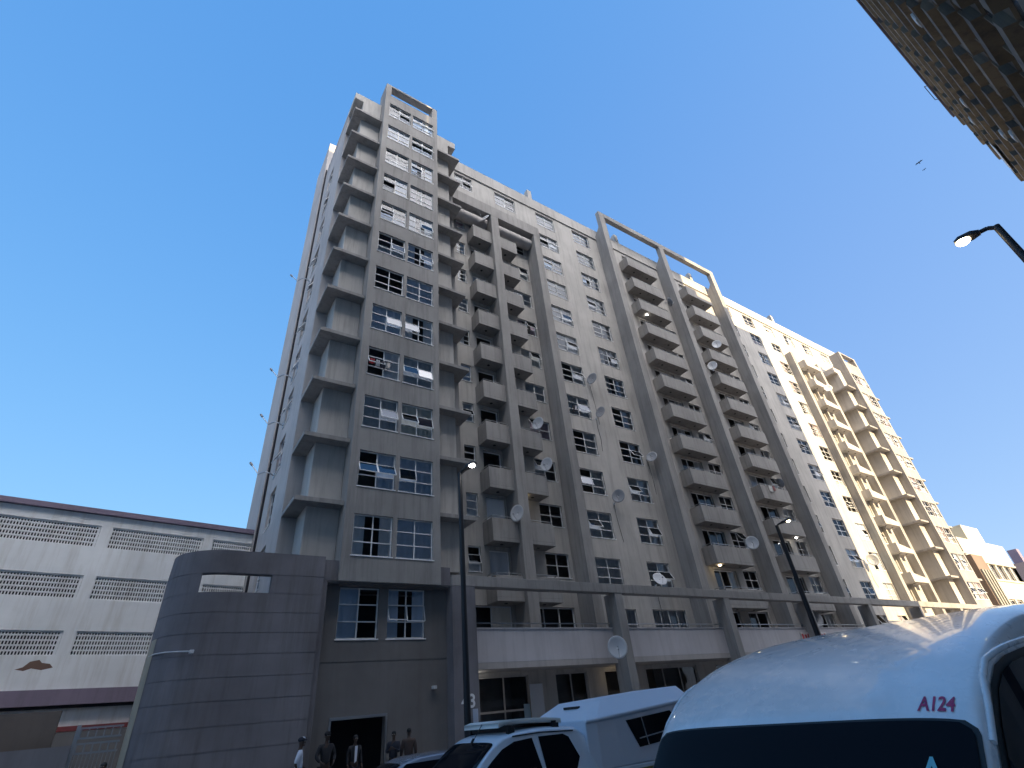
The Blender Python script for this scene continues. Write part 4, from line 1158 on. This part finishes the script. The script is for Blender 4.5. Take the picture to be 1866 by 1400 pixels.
# roof board on dark feet
b = MB(); b.smooth = True
vs = []; n = 20
for i in range(n + 1):
    t = i / n; x = 2.3 + 1.2 * t; z = 1.875 - .055 * t ** 3 - .03 * max(0, .1 - t) * 10
    for y, dz in ((-.55, -.035), (-.55, .03), (.55, .03), (.55, -.035)): vs.append((x, y, z + dz))
b.add(vs, [(i * 4 + j, i * 4 + (j + 1) % 4, i * 4 + 4 + (j + 1) % 4, i * 4 + 4 + j) for i in range(n) for j in range(4)] + [(0, 1, 2, 3)])
b.build('roof_board', mat('board_beige', (.78, .74, .68), .95, spec=.05), pk)
for x in (2.45, 3.3):
    b = MB(); b.box(x, x + .06, -.6, .6, 1.75, 1.83); b.box(x - .03, x + .09, -.62, -.56, 1.70, 1.80); b.box(x - .03, x + .09, .56, .62, 1.70, 1.80); b.build('roof_bar', M['rubber'], pk)
# canopy: side walls, gutter line, bevelled upper sides, front bulge above the cab
b = MB()
def sec(x, zl, zg, zt, wl, wt): return [(x, -wl, zl), (x, -wl, zg), (x, -wl - .03, zg + .01), (x, -wl - .03, zg + .05), (x, -wt, zt), (x, wt, zt), (x, wl + .03, zg + .05), (x, wl + .03, zg + .01), (x, wl, zg), (x, wl, zl)]
S = [sec(3.80, 1.10, 1.735, 1.79, .80, .72), sec(3.99, 1.12, 1.745, 1.90, .86, .66), sec(4.38, 1.12, 1.77, 2.06, .88, .60), sec(5.3, 1.12, 1.83, 2.11, .88, .60), sec(6.1, 1.12, 1.885, 2.15, .88, .60), sec(6.36, 1.42, 1.90, 2.165, .87, .60)]
n = 10; vs = [v for s_ in S for v in s_]
b.add(vs, [(i * n + j, i * n + (j + 1) % n, (i + 1) * n + (j + 1) % n, (i + 1) * n + j) for i in range(len(S) - 1) for j in range(n)] + [tuple(range(n - 1, -1, -1)), tuple(range(5 * n, 6 * n))])
cn = b.build('canopy', M['gelcoat'], pk, bevel=.02)
for sg_ in (-1, 1):
    b = MB(); y = sg_ * .884
    b.prism([(4.62, 1.72), (5.72, 1.79), (5.80, 1.72), (5.32, 1.36), (4.84, 1.33)], 'y', y, y + sg_ * .008); b.build('canopy_window', M['car_glass'], cn)
    b = MB(); b.bar((4.86, y + sg_ * .012, 1.45), (5.46, y + sg_ * .012, 1.50), .016); b.bar((5.05, y + sg_ * .012, 1.34), (4.98, y + sg_ * .012, 1.74), .014); b.build('window_bar', M['chrome'], cn)
b = MB(); b.box(4.10, 4.16, -.28, .12, 1.952, 1.99); b.build('roof_vent', M['rubber'], cn)
b = MB(); b.box(4.0, 6.12, -.885, .885, .70, 1.118); b.box(6.1, 6.14, -.8, .8, .5, 1.1); b.build('load_box', M['car_white'], pk, bevel=.03)
b = MB(); b.box(4.2, 6.0, -.893, -.887, .98, 1.06); b.build('ochre_stripe', mat('ochre_stripe', (.25, .20, .06), .6), pk)

# --- silver hatchback far side, only its roof line shows
HX, HY = 3.2, 12.3
hb = empty('hatchback_car', (HX, HY, ZG), 'silver-blue hatchback parked beyond the pickup, only its roof showing', 'car')
cb = Body([(0, .5), (.05, .7), (.2, .82), (1.0, .95), (1.7, 1.36), (2.1, 1.44), (2.8, 1.46), (3.4, 1.42), (3.8, 1.1), (3.95, .9)], [(0, .05), (1.7, .07), (3.95, .07)], [(0, .3), (3.95, .3)], [(0, .65), (.3, .82), (3.6, .84), (3.95, .75)], [(0, .6), (.5, .78), (1.7, .60), (3.4, .60), (3.95, .68)], [(0, .65), (1, .9), (3.95, .92)], n=3)
b = MB(); cb.mesh([0, .03, .08, .2, .4, .7, 1.0] + [1.05 + .06 * i for i in range(48)] + [3.95], b); b.build('body', M['car_silver'], hb)
screen(cb, 1.05, 1.66, .05, .008).build('windscreen', M['car_glass'], hb)
for sg_ in (-1, 1):
    q = MB(); cb.side_panel(q, [(1.25, .97), (1.75, 1.33), (3.2, 1.35), (3.45, .97)], sg_, .008); q.build('side_window', M['car_glass'], hb)
    for xw in (.75, 3.2): wheel(hb, xw, sg_ * .62, .3, .19, sg_)
    b = MB(); b.box(0, .15, sg_ * .5, sg_ * .74, .58, .72); b.build('headlight', M['headlamp'], hb, bevel=.03)

# ------------------------------------------------------------------ people
SK = mat('dark_skin', (.055, .030, .020), .55)
def skin_mesh(verts, edges, name, m, levels=1, parent=None, root=0):
    """verts: [(co, r)]; bakes a Skin + Subdivision surface"""
    me = bpy.data.meshes.new(name); me.from_pydata([v[0] for v in verts], edges, [])
    o = bpy.data.objects.new(name, me); COL.objects.link(o)
    md = o.modifiers.new('s', 'SKIN'); md.use_smooth_shade = True; md.branch_smoothing = .3
    for i, v in enumerate(verts):
        r = v[1]; d = me.skin_vertices[0].data[i]
        d.radius = (r, r) if not isinstance(r, tuple) else r
        d.use_root = (i == root)
    sb = o.modifiers.new('d', 'SUBSURF'); sb.levels = levels; sb.render_levels = levels
    bpy.context.view_layer.update()
    m2 = bpy.data.meshes.new_from_object(o.evaluated_get(bpy.context.evaluated_depsgraph_get()))
    bpy.data.objects.remove(o); bpy.data.meshes.remove(me)
    m2.materials.clear(); m2.materials.append(m)
    for p in m2.polygons: p.use_smooth = True
    o = bpy.data.objects.new(name, m2); COL.objects.link(o)
    if parent: o.parent = parent
    return o
def person(loc, rz, hgt, label, shirt, trousers, pose, cap=None, hair=True, bag=None, inner=None):
    """figure faces local -Y; x = its left-right. pose: dict of elbow / wrist / knee / ankle positions for a 1.75 m figure"""
    r = empty('person', loc, label, 'person', rz=rz); r.scale = (hgt / 1.75,) * 3
    P = dict(elL=(.24, .02, 1.13), wrL=(.26, -.08, .88), elR=(-.24, .02, 1.13), wrR=(-.26, -.08, .88), knL=(.10, -.03, .50), anL=(.11, .02, .09), knR=(-.10, -.03, .50), anR=(-.11, .02, .09), lean=0.0, turn=0.0)
    P.update(pose)
    V = Vector
    def hand(w, e, s):
        """palm and five separate bent fingers"""
        w = V(w); e = V(e); d = (w - e).normalized(); side = V((1, 0, 0)) * s; side = (side - d * side.dot(d)).normalized(); nn = d.cross(side).normalized()
        out = []; out.append((w + d * .07, (.036, .018)))
        fng = []
        for i, (o_, l_) in enumerate(((-.026, .070), (-.009, .080), (.009, .075), (.025, .058))):
            a = w + d * .09 + nn * o_; c = a + d * l_ * .55 - side * .008; t = c + d * l_ * .35 - side * .025
            fng.append([a, c, t])
        th = [w + d * .03 - nn * .03, w + d * .065 - nn * .052 - side * .006, w + d * .095 - nn * .055 - side * .018]
        return out, fng, th
    vs = []; es = []
    def add(co, rad, pr=None):
        vs.append((tuple(co), rad)); i = len(vs) - 1
        if pr is not None: es.append((pr, i))
        return i
    pel = add((0, 0, .95), (.155, .105)); wa = add((0, -.01, 1.12), (.135, .095), pel); ch = add((0, 0, 1.32), (.165, .11), wa); nb_ = add((0, .01, 1.46), (.075, .06), ch)
    nk = add((0, -.005, 1.53), .052, nb_); hd0 = add((0, -.02, 1.60), (.065, .078), nk); hd1 = add((0, -.02, 1.67), (.075, .092), hd0); hd2 = add((0, -.012, 1.73), (.058, .072), hd1)
    for s, el, wr, kn, an in ((1, 'elL', 'wrL', 'knL', 'anL'), (-1, 'elR', 'wrR', 'knR', 'anR')):
        sh = add((s * .185, .01, 1.41), .062, ch); e = add(P[el], .042, sh); w_ = add(P[wr], .028, e)
        pm, fng, th = hand(P[wr], P[el], s); pi = add(pm[0][0], pm[0][1], w_)
        for f in fng:
            k = add(f[0], .0095, pi)
            for q in f[1:]: k = add(q, .008, k)
        k = add(th[0], .012, w_)
        for q in th[1:]: k = add(q, .009, k)
        hp = add((s * .09, 0, .86), .088, pel); k = add(P[kn], .058, hp); a = add(P[an], .038, k); add((P[an][0], P[an][1] - .15, .03), (.038, .025), a)
    body = skin_mesh(vs, es, 'body', SK, 1, r)
    b = MB(); b.smooth = True
    # face on the same head: brow, nose, lips, chin, ears, eyes
    b.ball((0, -.118, 1.645), .018, (.8, 1, 1.4), 8, 6); b.ball((0, -.112, 1.605), .02, (1.3, .6, .5), 8, 6); b.ball((0, -.095, 1.570), .028, (1.1, .8, .8), 8, 6)
    for s in (-1, 1): b.ball((s * .082, -.015, 1.645), .026, (.35, .8, 1.2), 8, 6)
    b.build('face', SK, r)
    b = MB(); b.smooth = True
    for s in (-1, 1): b.ball((s * .032, -.103, 1.668), .012, (1.2, .6, .8), 8, 6)
    b.build('eyes', mat('eye', (.5, .48, .45), .3), r)
    # shirt
    sv = []; se = []
    def sadd(co, rad, pr=None):
        sv.append((tuple(co), rad)); i = len(sv) - 1
        if pr is not None: se.append((pr, i))
        return i
    a0 = sadd((0, 0, .88), (.185, .135)); a1 = sadd((0, -.01, 1.12), (.17, .125), a0); a2 = sadd((0, 0, 1.33), (.19, .13), a1); a3 = sadd((0, .01, 1.46), (.10, .08), a2)
    for s, el, wr in ((1, 'elL', 'wrL'), (-1, 'elR', 'wrR')):
        sh = sadd((s * .19, .01, 1.41), .08, a2); e = sadd(P[el], .062, sh)
        if bag != 'short': e = sadd(V(P[el]).lerp(V(P[wr]), .88), .045, e)
    skin_mesh(sv, se, 'shirt', shirt, 1, r)
    tv = []; te = []
    def tadd(co, rad, pr=None):
        tv.append((tuple(co), rad)); i = len(tv) - 1
        if pr is not None: te.append((pr, i))
        return i
    a0 = tadd((0, 0, .93), (.165, .12))
    for s, kn, an in ((1, 'knL', 'anL'), (-1, 'knR', 'anR')):
        hp = tadd((s * .09, 0, .84), .103, a0); k = tadd(P[kn], .078, hp); tadd((P[an][0], P[an][1], P[an][2] + .03), .062, k)
    skin_mesh(tv, te, 'trousers', trousers, 1, r)
    for an in ('anL', 'anR'):
        b = MB(); b.smooth = True; x, y, z = P[an]; b.ball((x, y - .07, z - .045), .075, (.62, 1.75, .6), 10, 6); b.build('shoe', M['rubber'], r)
    if cap:
        b = MB(); b.smooth = True; b.ball((0, -.005, 1.715), .098, (.92, 1.1, .72), 14, 8); b.ball((0, -.12, 1.70), .07, (.95, .9, .14), 12, 6); b.build('cap', cap[0], r)
        b = MB(); b.smooth = True; b.ball((0, -.045, 1.745), .07, (.8, 1.0, .6), 12, 6); b.build('cap_panel', cap[1], r)
    elif hair:
        b = MB(); b.smooth = True; b.ball((0, .005, 1.70), .096, (.88, 1.02, .80), 14, 8); b.build('hair', M['rubber'], r)
    if inner:
        b = MB(); b.prism([(-.05, 1.44), (.05, 1.44), (.035, 1.0), (-.045, .95)], 'y', -.135, -.128); b.build('shirt_front', inner, r)
    return r
C = lambda n, c: mat(n, c, .85)
dk = C('black_cloth', (.018, .018, .022)); nv = C('navy_cloth', (.02, .022, .035)); wh = C('white_cloth', (.62, .66, .75)); br = C('brown_cloth', (.06, .04, .035)); dj = C('denim', (.05, .06, .09))
person((4.55, 18.5, -.10), R(78), 1.68, 'person in a white shirt and white-panelled cap, walking right past the curved wall', wh, dj,
       dict(elR=(-.25, .10, 1.12), wrR=(-.22, .0, .92), elL=(.24, -.02, 1.13), wrL=(.22, -.20, .98), knL=(.10, -.16, .50), anL=(.11, -.12, .10), anR=(-.11, .26, .12)), cap=(nv, wh), bag='short')
person((5.52, 19.3, -.10), R(10), 1.76, 'broad person in a dark jacket standing left of the doorway', dk, dk, dict(elL=(.30, .0, 1.14), wrL=(.2, -.16, 1.0), elR=(-.30, .0, 1.14), wrR=(-.2, -.16, 1.0)), cap=(dk, dk))
person((6.62, 19.9, -.10), R(5), 1.60, 'person with an open dark jacket over a white shirt, standing inside the doorway', dk, nv, dict(), inner=wh)
person((7.75, 19.4, -.10), R(-35), 1.60, 'slim person with arms raised to the chest, right of the doorway', nv, dk, dict(elL=(.22, -.05, 1.14), wrL=(.08, -.26, 1.25), elR=(-.22, -.05, 1.14), wrR=(-.08, -.26, 1.22)))
person((8.2, 19.2, -.10), R(160), 1.64, 'broad person in a dark brown top with their back turned, right of the doorway', br, dk, dict())
person((-.1, 20.6, -.104), R(-20), 1.58, 'dark-clothed person half hidden by the edge of the curved wall at the gate', dk, dk, dict())

# washing hung at a few windows
def washing(x, y, z, items, label):
    o = empty('hanging_washing', (x, y, z), label, 'washing', 'washing hung outside windows'); q = random.Random(int(x * 10 + z))
    w_ = sum(i[1] for i in items) + .06 * len(items)
    b = MB((x, y, z)); b.tube([(x - .05, y, z), (x + w_ + .05, y, z - .02)], .008, 5); b.build('line', M['pole'], o)
    cx = x
    for col, wd, ht in items:
        b = MB((x, y, z)); b.smooth = True; n = 6; R0 = []; R1 = []
        for i in range(n + 1):
            R0.append((cx + wd * i / n, y + .02 * math.sin(i * 2), z - .01)); R1.append((cx + wd * i / n + q.uniform(-.02, .02), y + .04 * math.sin(i * 2 + 1), z - ht * q.uniform(.92, 1.05)))
        b.add(R0 + R1, [(i, i + 1, n + 2 + i, n + 1 + i) for i in range(n)])
        b.build('garment', C('garment', col), o); cx += wd + .06
washing(5.98, 19.74, WB(3) + .85, [((.45, .04, .05), .25, .32), ((.5, .5, .52), .2, .4), ((.05, .05, .07), .22, .45), ((.6, .55, .5), .2, .35)], 'red, white and dark washing at a left tower window halfway up')
washing(21.35, 22.5, WB(4) + .75, [((.03, .03, .04), .18, .6), ((.45, .45, .5), .16, .4)], 'dark trousers and a pale cloth hung at a window beside the highest wall dish')
washing(17.6, 22.45, WT(6) - .55, [((.04, .04, .05), .3, .5), ((.2, .25, .3), .25, .4), ((.02, .02, .02), .2, .55)], 'dark washing at a narrow balcony window right of the thin fin')
washing(41.1, 21.52, FZ(3) + 1.1, [((.5, .5, .48), .5, .6), ((.25, .1, .1), .35, .45)], 'pale and maroon washing over a low balcony of the right bay')
